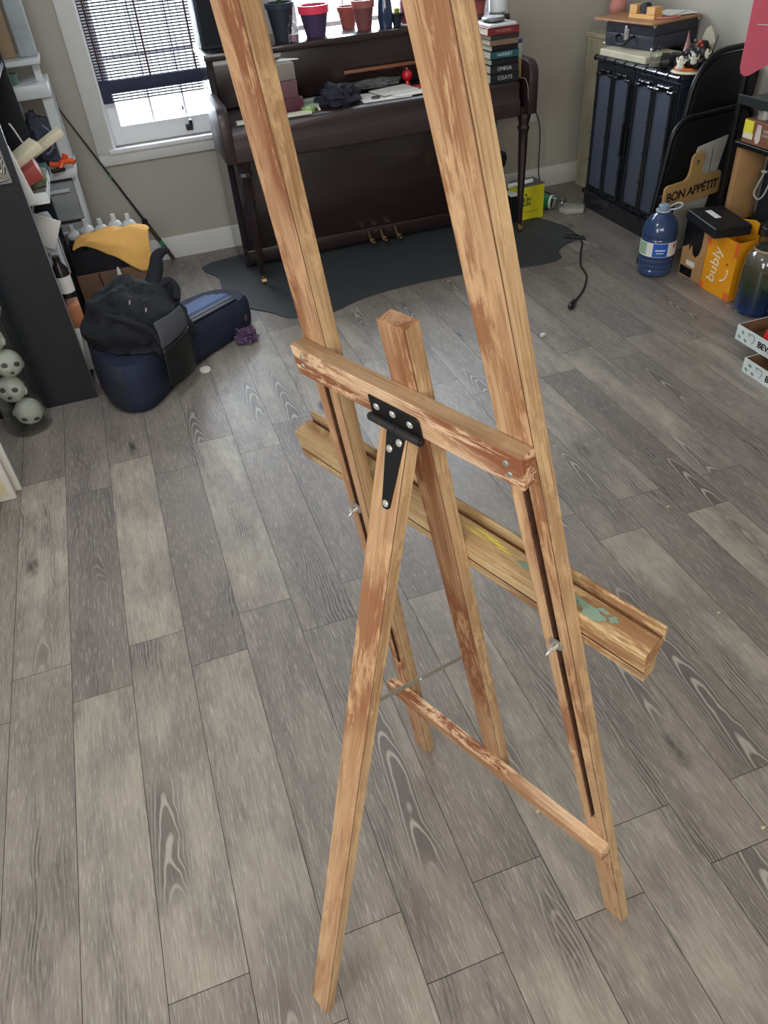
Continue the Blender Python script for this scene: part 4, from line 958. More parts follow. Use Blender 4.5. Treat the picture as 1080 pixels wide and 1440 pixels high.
t = thing('black_gear_bag', 'black bag with a white hook hanging from it on the bottom rack shelf', 'bag', (2.74, 2.70, .2205))
MB().box((2.755, 2.68, .385), (.19, .20, .325), (0, 0, 0), .03).build('bag_body', M_BLKFAB, t, True)
hk = MB().tube([(2.652, 2.755, .455), (2.645, 2.77, .40), (2.64, 2.775, .365), (2.642, 2.75, .345), (2.645, 2.725, .365), (2.65, 2.71, .42), (2.652, 2.705, .45)], .004, 8, smooth=4); hk.cyl((2.648, 2.765, .458), (2.648, 2.74, .462), .006)
hk.build('hook', mat('grey_white_hook', rgb(170, 170, 165), .4), t, True)
tag(MB().box((2.66, 2.865, .383), (.15, .028, .32), (0, 0, 0), .002).build('cardboard_sheet', M_CARD), 'upright cardboard sheet on the bottom rack shelf beside the post', 'cardboard')
t = thing('storage_jar', 'grey glass jar on the bottom rack shelf behind the blue demijohn', 'jar', (2.67, 2.47, .2205))
MB().lathe([(0, 0), (.065, 0), (.07, .01), (.07, .14), (.055, .16), (.055, .19), (.058, .195)], seg=30).build('glass', M_GLASSD, t)
# pink sheet hanging
t = thing('pink_sheet', 'pink plastic sled shaped sheet hanging at the upper right edge', 'sheet', (2.46, 2.75, .86))
PKX = V((.92, -.38, 0)).normalized()
pts = [(0, .65), (0, .035), (.006, .012), (.022, 0), (.04, .002), (.105, .035), (.135, .065), (.146, .10), (.146, .65)]
MB().prism(pts, (2.408, 2.76, .855), PKX, (0, 0, 1), PKX.cross(V((0, 0, 1))) * .006).bevel(.002).build('sheet', mat('pink_plastic', rgb(206, 92, 112), .5, var=.05, scale=4), t, True)
MB().prism([(.146, .13), (.146, .65), (.156, .65), (.156, .10)], (2.408, 2.766, .855), PKX, (0, 0, 1), PKX.cross(V((0, 0, 1))) * -.02).build('magenta_edge', mat('magenta_plastic', rgb(170, 40, 84), .5), t, True)
MB().tube([(2.435, 2.742, 1.03), (2.50, 2.715, 1.022), (2.57, 2.69, 1.018)], .0015, 6).build('white_string', M_PAPER, t, True)

# water jug
t = thing('water_jug', 'large blue translucent water jug with a white handle standing before the folding chair', 'water jug', (2.315, 2.96, .0005))
M_JUG = mat('blue_jug', rgb(48, 68, 104), .16, var=.12, scale=5, coat=.4)
pr_ = [(0, .0), (.066, 0), (.078, .012), (.080, .03), (.076, .036), (.080, .042), (.080, .055), (.076, .06), (.080, .066), (.080, .08), (.076, .085), (.080, .092), (.081, .175), (.077, .182), (.082, .192), (.08, .215), (.07, .245), (.05, .272), (.030, .287), (.024, .292), (.024, .3), (0, .3)]
MB().lathe(pr_, seg=40).build('jug_body', M_JUG, t)
MB().lathe([(.0, .30), (.024, .30), (.024, .318), (.020, .322), (0, .322)], seg=26).build('cap', mat('pale_blue_cap', rgb(130, 150, 170), .4), t)
MB().lathe([(.024, .292), (.034, .292), (.034, .298), (.024, .298)], seg=26).tube([(.028, -.012, .295), (.06, -.03, .302), (.085, -.022, .310), (.088, .0, .312), (.075, .014, .308), (.03, .014, .295)], .0042, 8, smooth=4).build('handle', mat('pale_handle', rgb(176, 184, 192), .4), t)
def band(name, a0, a1, z0, z1, r, m, par, n=16):
    mb = MB(); vs = []
    for i in range(n + 1):
        a = R(a0 + (a1 - a0) * i / n); vs.append((mb._v((r * math.cos(a), r * math.sin(a), z0)), mb._v((r * math.cos(a), r * math.sin(a), z1))))
    for p, q_ in zip(vs, vs[1:]): mb._face([p[0], q_[0], q_[1], p[1]])
    return mb.build(name, m, par)
lb_ = band('label', 150, 335, .102, .168, .0822, M_PAPER, t, 30)
band('blue_panel', 218, 266, .104, .166, .0828, mat('label_blue', rgb(34, 86, 186), .4), lb_)
band('green_panel', 160, 196, .108, .164, .0828, mat('label_green', rgb(150, 180, 150), .5), lb_)
band('red_maple_mark', 287, 297, .140, .158, .0828, mat('label_red', rgb(190, 50, 50), .5), lb_)
band('grey_print', 226, 258, .132, .138, .0833, M_PAPER, lb_)
band('white_print', 230, 254, .120, .124, .0833, M_PAPER, lb_)

t = thing('kraft_carton', 'open kraft carton with black printed side standing beside the water jug', 'box', (2.47, 2.81, 0))
MB().b2((2.405, 2.735, .0005), (2.54, 2.895, .266)).bevel(.002).build('carton', M_CARD, t, True)
MB().prism([(2.893, .264), (2.893, .13), (2.85, .155), (2.845, .13), (2.83, .16), (2.815, .12), (2.795, .11), (2.775, .13), (2.765, .17), (2.765, .25), (2.78, .262)], (2.4045, 0, 0), (0, 1, 0), (0, 0, 1), (-.0008, 0, 0)).build('black_print', M_BLKVINYL, t, True)
MB().b2((2.403, 2.79, .062), (2.4046, 2.85, .085)).build('white_label', M_PAPER, t, True)
MB().b2((2.403, 2.80, .01), (2.4046, 2.885, .05)).build('dark_label', M_BLKVINYL, t, True)
t = thing('black_shoebox', 'flat black box with a white label lying across the tops of the cartons', 'box', (2.44, 2.76, .268))
SB = frameM((2.385, 2.885, .2665), (-.2, -.98, 0), (.98, -.2, 0))
MB(SB).b2((.0, .0, .001), (.275, .165, .043)).bevel(.003).build('box', mat('black_card', rgb(20, 21, 24), .5), t, True)
MB(SB).b2((.05, .06, .043), (.15, .088, .0438)).build('white_label', M_PAPER, t, True)
O_ = thing('orange_carton', 'open orange drinks carton with white lettering beside the kraft carton', 'box', (2.47, 2.62, 0))
M_OR = mat('orange_yellow_card', rgb(226, 150, 22), .45, var=.07, scale=6); M_OR2 = mat('orange_red_card', rgb(226, 100, 44), .45)
mb = MB(); mb.b2((2.398, 2.53, .0005), (2.402, 2.722, .262)); mb.b2((2.402, 2.53, .0005), (2.545, 2.534, .262)); mb.b2((2.402, 2.718, .0005), (2.545, 2.722, .255)); mb.b2((2.541, 2.534, .0005), (2.545, 2.718, .255)); mb.b2((2.402, 2.534, .0005), (2.541, 2.718, .004))
mb.build('carton', M_OR, O_, True)
for a, b in (((2.70, .2), (2.722, .262)), ((2.53, .20), (2.548, .262)), ((2.70, .001), (2.722, .03)), ((2.53, .001), (2.562, .035))):
    MB().b2((2.3972, a[0], a[1]), (2.3982, b[0], b[1])).build('corner_print', M_OR2, O_, True)
MB().b2((2.404, 2.54, .262), (2.406, 2.60, .30)).build('flap', M_OR, O_, True) if False else None
MB().prism([(.0, 0), (.12, 0), (.12, .035), (.03, .055), (0, .05)], (2.535, 2.59, .255), (.05, .99, 0), (0, 0, 1), (.003, 0, 0)).build('flap', M_OR, O_, True)
MW = mat('white_ink', rgb(236, 224, 200), .5)
text_mesh('lettering', 'bubly', .075, MW, frameM((2.3968, 2.655, .13), (.0, -.12, 1), (0, 1, .12)), O_)
MB().tube([(2.3965, 2.60, .075), (2.3965, 2.578, .085), (2.3965, 2.566, .11), (2.3965, 2.568, .135)], .003, 6, smooth=4).build('smile_print', MW, O_, True)
MB().lathe([(0, 0), (.006, 0), (.006, .001), (0, .001)], (2.3972, 2.578, .155), 14, rot=(0, R(-90), 0)).build('red_dot', mat('cherry', rgb(168, 60, 20), .5), O_, True)
MB().lathe([(0, 0), (.014, 0), (.014, .001), (0, .001)], (2.534, 2.66, .282), 14, rot=(0, R(-90), 0)).build('blue_dot', mat('blue_dot', rgb(84, 128, 150), .5), O_, True)

t = thing('glass_demijohn', 'big glass demijohn shading from olive to deep blue beside the orange carton', 'demijohn', (2.455, 2.415, .0005))
def grad_mat():
    n = NT('olive_to_blue_glass'); n.set(Roughness=.1); n.b.inputs['Coat Weight'].default_value = .5
    tc = n.n.new('ShaderNodeTexCoord').outputs['Object']; sp = n.n.new('ShaderNodeSeparateXYZ'); n.link(tc, sp.inputs[0])
    h = n.math('ADD', sp.outputs[2], n.math('MULTIPLY', n.noise(tc, 9, 3), .06))
    n.link(n.ramp(n.math('MULTIPLY', h, 3.4), [(.0, rgb(14, 48, 110)), (.28, rgb(16, 34, 66)), (.55, rgb(36, 48, 30)), (.78, rgb(62, 60, 40)), (.98, rgb(92, 90, 80))]), n.b.inputs['Base Color'])
    return n.m
MB().lathe([(0, 0), (.08, 0), (.094, .015), (.096, .04), (.092, .19), (.085, .24), (.068, .262), (.06, .268), (0, .268)], seg=40).build('demijohn_body', grad_mat(), t)
MB().lathe([(.058, .268), (.055, .29), (.056, .335), (.061, .345), (.061, .362), (.056, .366), (.052, .36)], seg=36).build('neck', M_GLASSD, t)
MB().lathe([(.058, .262), (.066, .268), (.062, .276), (.058, .272)], seg=36).build('amber_ring', mat('amber_gloss', rgb(150, 128, 96), .2, coat=.6), t)
t = thing('green_bottle', 'dark green bottle with white lettering at the right edge behind the trays', 'bottle', (2.48, 2.235, .0005))
MB().lathe([(0, 0), (.055, 0), (.06, .01), (.06, .19), (.03, .24), (.018, .26), (.018, .30), (0, .30)], seg=30).build('bottle_body', mat('bottle_green', rgb(20, 52, 44), .25), t)
MB().lathe([(.0605, .13), (.0605, .17)], seg=30).build('white_label', M_PAPER, t)
text_mesh('lettering', 'WORLD', .022, M_CREAM, frameM((2.44, 2.272 - .0, .05), (.45, -.89, 0), (0, 0, 1)) @ Matrix.Translation((0, 0, .017)), t)

M_TRAY = mat('mint_white_print', rgb(206, 214, 212), .7, var=.08, scale=22)
M_TRAYIN = mat('brown_tray_inside', rgb(112, 84, 62), .85)
def tray(lab, x0, y0, x1, y1, z, h, txt):
    t = thing('cardboard_tray', lab, 'tray', ((x0 + x1) / 2, (y0 + y1) / 2, z))
    e = .003
    mb = MB(); mb.b2((x0, y0, z), (x0 + e, y1, z + h)); mb.b2((x1 - e, y0, z), (x1, y1, z + h)); mb.b2((x0 + e, y1 - e, z), (x1 - e, y1, z + h)); mb.b2((x0 + e, y0, z), (x1 - e, y0 + e, z + h)); mb.build('outer_wall', M_TRAY, t, True)
    mb = MB(); mb.b2((x0 + e, y0 + e, z), (x1 - e, y1 - e, z + e)); mb.b2((x0 + e, y0 + e, z + e), (x0 + e + .001, y1 - e, z + h)); mb.b2((x1 - e - .001, y0 + e, z + e), (x1 - e, y1 - e, z + h)); mb.b2((x0 + e + .001, y1 - e - .001, z + e), (x1 - e - .001, y1 - e, z + h)); mb.build('inner_wall', M_TRAYIN, t, True)
    text_mesh('lettering', txt, .034, M_BLKVINYL, frameM((x0 - .0005, y1 - .12, z + h * .48), (0, -1, 0), (0, 0, 1)), t, align='LEFT', bold=.001)
    MB().tube([(x0 - .0006, y1 - .075, z + h * .65), (x0 - .0006, y1 - .065, z + h * .8), (x0 - .0006, y1 - .095, z + h * .8), (x0 - .0006, y1 - .10, z + h * .5), (x0 - .0006, y1 - .09, z + h * .3)], .0012, 6, smooth=3).build('leaf_print', mat('grey_ink', rgb(90, 96, 96), .6), t, True)
    for k, (a, b) in enumerate(((.02, .3), (.035, .68), (.055, .25))):
        MB().box((x0 - .0006, y1 - a, z + h * b), (.001, .014, .009), (.5, 0, 0)).build('green_print', mat('teal_ink', rgb(96, 140, 128), .6), t, True)
    return t
tray('lower white printed cardboard tray on the floor at the right edge', 2.06, 1.62, 2.34, 2.015, .0005, .058, 'BEVERAGE')
tray('upper white printed cardboard tray stacked askew on the other tray', 2.125, 1.72, 2.40, 2.155, .059, .062, 'BEVERAGE')
t = thing('red_packet', 'bright red packet lying inside the upper cardboard tray', 'packet', (2.24, 1.99, .065))
MB().box((2.235, 1.985, .100), (.14, .15, .05), (.12, .12, .2), .004).build('packet_body', mat('bright_red', rgb(214, 48, 44), .45), t, True)
t = thing('maroon_packet', 'dark maroon packet behind the red one in the upper cardboard tray', 'packet', (2.2, 1.82, .065))
MB().box((2.21, 1.815, .092), (.14, .14, .048), (0, .1, .05), .004).build('packet_body', mat('maroon_packet', rgb(88, 22, 28), .45), t, True)

# ------------------------------------------------------------------ left side: bookshelf and its load
B_ = thing('bookshelf', 'tall black bookshelf against the left wall, its side panel towards the easel', 'bookshelf', (-.54, 3.43, 0))
BX0, BX1, BY0, BY1 = -.745, -.335, 2.97, 3.90
for y in (BY0, BY1 - .02): MB().b2((BX0, y, .0005), (BX1, y + .02, 1.9)).build('side_panel', M_BLACK, B_, True)
MB().b2((BX1, BY0 + .001, .0005), (BX1 + .0012, BY0 + .019, 1.9)).build('edge_strip', mat('grey_edge', rgb(120, 124, 128), .4), B_, True)
for z in (.03, .38, .735, 1.10, 1.48, 1.88): MB().b2((BX0, BY0 + .02, z - .02), (BX1 - .005, BY1 - .02, z)).build('shelf_board', M_BLACK, B_, True)
MB().b2((BX0, BY0 + .02, .0), (BX0 + .006, BY1 - .02, 1.88)).build('back_panel', M_BLACK, B_, True)
# ornate tile on the side panel
def filigree():
    n = NT('filigree'); n.set(Roughness=.5)
    tc = n.n.new('ShaderNodeTexCoord').outputs['Object']
    w = n.n.new('ShaderNodeTexNoise'); w.inputs['Scale'].default_value = 18; n.link(tc, w.inputs['Vector'])
    ad = n.n.new('ShaderNodeVectorMath'); ad.operation = 'MULTIPLY_ADD'; n.link(w.outputs['Color'], ad.inputs[0]); ad.inputs[1].default_value = (.12, .12, .12); n.link(tc, ad.inputs[2])
    wv = n.n.new('ShaderNodeTexWave'); wv.wave_type = 'RINGS'; wv.inputs['Scale'].default_value = 34; wv.inputs['Distortion'].default_value = 4; n.link(ad.outputs[0], wv.inputs['Vector'])
    n.link(n.ramp(wv.outputs['Fac'], [(.45, rgb(24, 24, 26)), (.55, rgb(168, 164, 150))]), n.b.inputs['Base Color']); return n.m
t = thing('ornate_plaque', 'small black and cream swirl patterned plaque with pale border on the bookshelf side', 'plaque', (-.45, 2.965, .855))
MB().b2((-.56, 2.963, .856), (-.358, 2.9695, 1.0)).build('border', mat('grey_edge', rgb(120, 124, 128), .4), t, True)
MB().b2((-.555, 2.9615, .861), (-.363, 2.963, .995)).build('swirl_panel', filigree(), t, True)
# tray shelf
t = thing('letter_tray', 'clear letter tray holding coloured cards on the bookshelf', 'tray', (-.33, 3.3, .7355))
mb = MB(); mb.b2((-.45, 3.10, .736), (-.275, 3.46, .740)); mb.b2((-.279, 3.10, .740), (-.275, 3.46, .765)); mb.b2((-.45, 3.10, .74), (-.279, 3.104, .775)); mb.b2((-.45, 3.456, .74), (-.279, 3.46, .775)); mb.build('tray_shell', M_WHITEP, t, True)
def cbox(name, lab, cat, c, size, rot, m, bev=.002, grp=None):
    return tag(MB().box(c, size, rot, bev).build(name, m), lab, cat, grp)
cbox('red_folder', 'red and brown folder in the letter tray', 'folder', (-.345, 3.24, .815), (.12, .20, .05), (0, -.35, .1), mat('brick_folder', rgb(140, 56, 50), .6))
cbox('pattern_packet', 'green and cream patterned packet at the front of the letter tray', 'packet', (-.315, 3.36, .765), (.07, .12, .04), (0, -.1, .1), mat('green_cream_pattern', rgb(120, 130, 96), .7, var=.7, scale=60))
cbox('cream_box', 'cream card box lying on the red folder at the shelf edge', 'box', (-.325, 3.27, .872), (.13, .085, .03), (.05, -.42, .35), M_CREAM)
cbox('cream_box', 'longer cream card box poking out past the bookshelf edge', 'box', (-.25, 3.42, .868), (.16, .06, .026), (0, -.42, .2), mat('cream_card_b', rgb(196, 188, 160), .8))
cbox('white_card', 'upright white card behind the cream boxes on the bookshelf', 'card', (-.335, 3.42, .905), (.006, .05, .09), (.3, -.3, .2), M_PAPER)
cbox('magazine', 'thin white magazine standing in the bookshelf above the tray', 'magazine', (-.355, 3.10, .84), (.05, .012, .2), (0, -.15, 0), M_PAPER)
for k in range(3):
    cbox('folder_spine', ['grey folder spine nearest the camera on the high bookshelf shelf', 'middle white folder spine on the high bookshelf shelf', 'pale folder spine farthest back on the high bookshelf shelf'][k], 'folder', (-.42, 3.12 + k * .05, 1.101 + .15), (.16, .022, .30), (0, 0, 0), mat('folder_grey%d' % k, rgb(*((150, 156, 160), (196, 200, 204), (170, 176, 180))[k]), .6))
cbox('paper_sheet', 'white sheet of paper sticking out of the second bookshelf shelf', 'paper', (-.345, 3.16, .63), (.12, .004, .12), (.2, .5, 0), M_PAPER, 0)
cbox('paper_stack', 'leaning pale papers standing in the bookshelf below the letter tray', 'paper', (-.42, 3.05, .52), (.10, .03, .26), (0, .12, 0), mat('pale_papers', rgb(180, 184, 188), .8, var=.2, scale=30), .001)
t = thing('ink_carton', 'white printed carton at the edge of the second bookshelf shelf', 'box', (-.34, 3.22, .3805))
MB().b2((-.41, 3.18, .381), (-.312, 3.30, .60)).bevel(.002).build('carton', mat('grey_white_carton', rgb(176, 180, 184), .7), t, True)
text_mesh('print', 'INK', .03, mat('grey_ink', rgb(90, 96, 96), .6), frameM((-.36, 3.179, .53), (1, 0, 0), (0, 0, 1)), t)
cbox('slim_carton', 'slim white carton standing behind the printed one on the bookshelf', 'box', (-.338, 3.40, .50), (.04, .09, .235), (0, 0, .2), M_WHITEP)
cbox('maroon_carton', 'maroon and silver carton next to the slim white one on the bookshelf', 'box', (-.33, 3.33, .462), (.035, .05, .16), (0, 0, .1), mat('maroon_silver', rgb(92, 80, 88), .4, var=.4, scale=20))
t = thing('dark_bottle', 'dark bottle with a white label at the bookshelf edge', 'bottle', (-.325, 3.12, .3805))
MB().lathe([(0, 0), (.03, 0), (.03, .11), (.014, .135), (.014, .16), (0, .16)], seg=22).build('bottle_body', mat('amber_dark', rgb(30, 26, 28), .25), t)
MB().lathe([(.0305, .02), (.0305, .085)], seg=22).build('label', M_PAPER, t)
cbox('tan_carton', 'orange tan carton at the bottom bookshelf shelf edge', 'box', (-.335, 3.12, .3085), (.075, .09, .09), (0, 0, .1), mat('orange_tan', rgb(170, 110, 76), .7))
for k, (x, y, r_, lab) in enumerate(((-.375, 3.02, .05, 'tallest white folded paper at the bottom of the bookshelf'), (-.36, 3.08, .12, 'leaning white paper bag at the bottom of the bookshelf'), (-.35, 3.16, .02, 'crumpled white wrapper at the bottom bookshelf edge'))):
    cbox('folded_paper', lab, 'paper', (x, y + .01, .15), (.045, .03, .225), (0, r_, 0), M_PAPER)
cbox('brown_board', 'thin brown board at the bottom of the bookshelf beside the papers', 'board', (-.352, 3.24, .16), (.02, .05, .24), (0, .03, 0), M_CARD_D)

# jar of doll heads
J = thing('glass_cylinder', 'tall clear glass cylinder vase standing at the bookshelf side, filled with doll heads', 'vase', (-.60, 2.855, .0005))
MB().lathe([(0, .004), (.074, .004), (.078, .0), (.080, .01), (.080, .78), (.078, .785), (.076, .78), (.076, .02), (0, .014)], seg=44).build('glass', M_GLASS, J)
M_DOLL = mat('chalk_white', rgb(212, 212, 204), .75, var=.06, scale=30, bump=.3)
def headfn(d):
    k = 1.
    if d.z < -.1: k *= 1 - .16 * (-d.z - .1)
    if d.y < 0:
        k *= 1 - .16 * math.exp(-(((abs(d.x) - .36) / .16) ** 2 + ((d.z - .02) / .14) ** 2))
        k *= 1 + .10 * math.exp(-((d.x / .12) ** 2 + ((d.z + .2) / .16) ** 2))
        k *= 1 - .05 * math.exp(-((d.x / .3) ** 2 + ((d.z + .52) / .06) ** 2))
        k *= 1 + .05 * math.exp(-(((abs(d.x) - .5) / .25) ** 2 + ((d.z + .4) / .2) ** 2))
    return k
hl = ['lowest white doll head in the glass cylinder, face turned down', 'second doll head from the bottom of the glass cylinder', 'third doll head from the bottom of the glass cylinder', 'fourth doll head from the bottom of the glass cylinder', 'fifth doll head up the glass cylinder at the frame edge', 'topmost doll head in the glass cylinder']
for i, lab in enumerate(hl):
    rr = random.Random(i); z = .070 + i * .103
    loc = (-.60 + (.014 if i % 2 == 0 else -.014), 2.855 - .006, z)
    h = thing('doll_head', lab, 'doll head', loc, rot=((R(20), R(14), R(10)) if i == 0 else (-.34 + rr.uniform(-.1, .1), rr.uniform(-.25, .25), (.35, -.05, .3, -.3, .5, .2)[i])))
    MB().ball((0, 0, 0), (.052, .053, .055), 32, 24, fn=headfn).build('skull', M_DOLL, h)
    for sx in (-1, 1):
        MB().ball((sx * .0185, -.0415, .002), (.0135, .0095, .0105), 14, 10).build('eye_hole', mat('socket_dark', rgb(66, 63, 62), .9), h)
        MB().ball((sx * .050, .004, -.006), (.007, .011, .015), 12, 10).build('ear', M_DOLL, h)
    MB().ball((0, -.047, -.028), (.008, .004, .005), 12, 8).build('mouth', mat('socket_dark', rgb(66, 63, 62), .9), h)
# canvases
for k, (x, y, hh, m) in enumerate(((-.66, 2.50, .40, M_CARD), (-.625, 2.43, .34, None), (-.64, 2.385, .33, None), (-.695, 2.34, .30, None))):
    if k == 0:
        cbox('cardboard_sheet', 'tan cardboard panel leaning behind the white canvases at the left edge', 'cardboard', (-.755, y, hh / 2 + .001), (.20, .012, hh), (0, 0, 0), m); continue
    t = thing('blank_canvas', ['', 'white stretched canvas at the back of the row by the left wall', 'middle white stretched canvas in the row by the left wall', 'nearest white stretched canvas in the row by the left wall'][k], 'canvas', ((x - .85) / 2, y, .0005))
    MB().b2((-.85, y - .009, .001), (x, y + .009, hh)).bevel(.003, 2).build('canvas_face', M_PAPER, t, True)
    MB().b2((-.83, y - .0105, .02), (x - .02, y - .009, hh - .02)).build('inner_panel', M_CREAM, t, True)

# white plastic rack in the corner
D = thing('plastic_drawer_tower', 'white plastic drawer tower in the corner beyond the bookshelf', 'drawers', (-.29, 4.05, 0))
mb = MB(); mb.b2((-.40, 3.99, .0005), (-.385, 4.25, .60)); mb.b2((-.225, 3.99, .0005), (-.21, 4.25, .60)); mb.b2((-.385, 4.235, .0005), (-.225, 4.25, .60)); mb.b2((-.385, 3.99, .0005), (-.225, 4.235, .02)); mb.build('frame', M_WHITEP, D, True)
MB().b2((-.415, 3.962, .60), (-.195, 4.26, .635)).bevel(.006, 2).build('top', M_WHITEP, D, True)
MD = mat('frosted_plastic', rgb(148, 150, 152), .35, var=.25, scale=9)
for z0 in (.03, .22, .41):
    dr = MB().b2((-.383, 3.985, z0), (-.227, 4.22, z0 + .175)).bevel(.004).build('drawer', MD, D, True)
    MB().b2((-.36, 3.972, z0 + .13), (-.25, 3.986, z0 + .145)).bevel(.003).build('drawer_handle', M_WHITEP, dr, True)
U = thing('plastic_shelf', 'white plastic shelf unit standing on the drawer tower', 'shelf', (-.29, 4.1, .6355))
for x in (-.40, -.245):
    for y in (4.00, 4.22): MB().b2((x, y, .636), (x + .045, y + .03, .93)).bevel(.004).build('post', M_WHITEP, U, True)
MB().b2((-.42, 3.98, .93), (-.20, 4.26, .985)).bevel(.006, 2).build('shelf_board', M_WHITEP, U, True)
for x in (-.40, -.245): MB().b2((x, 4.05, .985), (x + .03, 4.08, 1.055)).bevel(.003).build('upper_post', M_WHITEP, U, True)
MB().b2((-.41, 4.00, 1.055), (-.205, 4.24, 1.075)).bevel(.003).build('upper_board', M_WHITEP, U, True)
t = thing('dark_bag', 'dark bag with a cord stuffed in the white plastic shelf unit', 'bag', (-.31, 4.12, .6365))
flatten(lump((-.305, 4.13, .73), (.075, .08, .12), 21, .35, 5), .637).build('bag_body', mat('dusky_bag', rgb(62, 64, 78), .7), t, True)
MB().tube([(-.28, 4.03, .82), (-.25, 4.01, .78), (-.27, 4.02, .72), (-.30, 4.03, .70)], .004, 8, smooth=4).build('cord', mat('grey_cord', rgb(130, 140, 150), .5), t, True)
cbox('picture_board', 'tan wooden board standing on the white plastic shelf unit', 'board', (-.335, 4.12, 1.262), (.08, .02, .37), (0, .0, 0), mat('tan_wood_board', rgb(150, 128, 100), .6))
cbox('storage_carton', 'tall pale grey carton on top of the white plastic shelf unit', 'box', (-.245, 4.14, 1.262), (.07, .10, .37), (0, 0, 0), mat('pale_grey_carton', rgb(160, 166, 168), .6))
tag(MB().lathe([(0, 0), (.05, 0), (.055, .04), (0, .05)], (-.37, 4.06, .9855), 20).build('green_bowl', mat('dusky_green', rgb(80, 104, 90), .6)), 'small dusky green bowl on the white plastic shelf unit', 'bowl')
t = thing('orange_clamp', 'bright orange spring clamps lying on the drawer tower top', 'clamp', (-.24, 3.98, .6355))
M_OC = mat('clamp_orange', rgb(240, 92, 40), .4)
MB().tube([(-.30, 3.99, .665), (-.265, 3.985, .66), (-.235, 3.98, .675), (-.22, 3.98, .70)], .012, 10, smooth=3).build('handle', M_OC, t, True)
MB().tube([(-.255, 3.96, .645), (-.24, 3.975, .67), (-.205, 3.985, .668), (-.18 - .01, 3.98, .66)], .012, 10, smooth=3).build('handle', M_OC, t, True)
MB().box((-.27, 3.955, .645), (.06, .03, .016), (0, 0, .3), .004).build('jaw', M_BLKPL, t, True)
t = thing('cassette_box', 'small green and white boxes beside the orange clamps', 'box', (-.33, 3.95, .6355))
MB().box((-.345, 3.965, .656), (.07, .06, .04), (0, 0, .15), .003).build('carton', mat('teal_white', rgb(86, 122, 116), .6, var=.4, scale=30), t, True)

# fishing rod
t = thing('fishing_rod', 'thin dark fishing rod with green bands leaning in the corner under the left window', 'fishing rod', (.13, 4.35, 0))
ra_, rb_ = V((.150, 4.365, .006)), V((-.225, 4.372, .862))
MB().tube([ra_, ra_.lerp(rb_, .5), rb_], lambda k: .0085 - .006 * k, 10).build('blank', mat('rod_black', rgb(34, 38, 46), .4), t, True)
MB().tube([ra_, ra_.lerp(rb_, .24)], .0105, 12).build('grip', mat('rod_grip', rgb(74, 62, 56), .8), t, True)
for a, b in ((.10, .13), (.545, .565)): MB().tube([ra_.lerp(rb_, a), ra_.lerp(rb_, b)], .0115 if a < .2 else .007, 12).build('green_band', mat('green_band_b', rgb(62, 140, 96), .5), t, True)
rl_ = MB().cyl(ra_.lerp(rb_, .27) + V((0, -.012, 0)), ra_.lerp(rb_, .27) + V((0, -.035, 0)), .016, seg=18); rl_.build('reel', M_BLKPL, t, True)

# cardboard box, bin, bottles, cloth
t = thing('cardboard_box', 'brown cardboard box on the floor under the black bin', 'box', (-.17, 3.92, 0))
MB().b2((-.335, 3.80, .0005), (-.005, 3.955, .205)).bevel(.003).build('carton', M_CARD_D, t, True)
MB().prism([(-.235, .205), (-.230, .12), (-.222, .11), (-.226, .205)], (0, 3.7995, 0), (1, 0, 0), (0, 0, 1), (0, -.0008, 0)).build('tear', mat('tear_dark', rgb(60, 48, 44), .9), t, True)
MB().b2((-.195, 3.7985, .02), (-.15, 3.7998, .205)).build('packing_tape', mat('tape_tan', rgb(110, 92, 78), .4), t, True)
BN_ = thing('black_bin', 'shallow black bin of craft bottles on the cardboard box', 'bin', (-.17, 3.95, .206))
mb = MB(); e = .006; x0, x1, y0, y1, z0, z1 = -.332, .02, 3.81, 3.958, .2065, .315
mb.b2((x0, y0, z0), (x1, y1, z0 + e)); mb.b2((x0, y0, z0 + e), (x1, y0 + e, z1)); mb.b2((x0, y1 - e, z0 + e), (x1, y1, z1)); mb.b2((x0, y0 + e, z0 + e), (x0 + e, y1 - e, z1)); mb.b2((x1 - e, y0 + e, z0 + e), (x1, y1 - e, z1))
mb.build('bin_shell', mat('bin_black', rgb(28, 30, 36), .5), BN_, True)
bots = ((-.293, 3.912, (66, 70, 84), .92, 'smoky craft bottle with white cap, leftmost in the black bin'), (-.227, 3.912, (50, 96, 64), 1.0, 'green craft bottle with white cap in the black bin'), (-.161, 3.914, (120, 128, 132), .95, 'pale grey craft bottle with white cap at the back of the bin'),
        (-.095, 3.912, (200, 138, 118), 1.0, 'peach craft bottle with white cap beside the green one'), (-.030, 3.914, (36, 66, 70), .95, 'dark teal craft bottle at the back right of the bin'))
for x, y, c, s, lab in bots:
    t = thing('craft_bottle', lab, 'bottle', (x, y, .213))
    MB().lathe([(0, 0), (.030 * s, 0), (.033 * s, .01), (.033 * s, .15 * s), (.03 * s, .162 * s)], seg=24).build('bottle_body', mat('btl' + str(c), rgb(*c), .35), t)
    MB().lathe([(.0335 * s, .150 * s), (.0345 * s, .165 * s), (.024 * s, .18 * s), (.013 * s, .185 * s), (.011 * s, .215 * s), (0, .216 * s)], seg=24).build('cap', M_WHITEP, t)
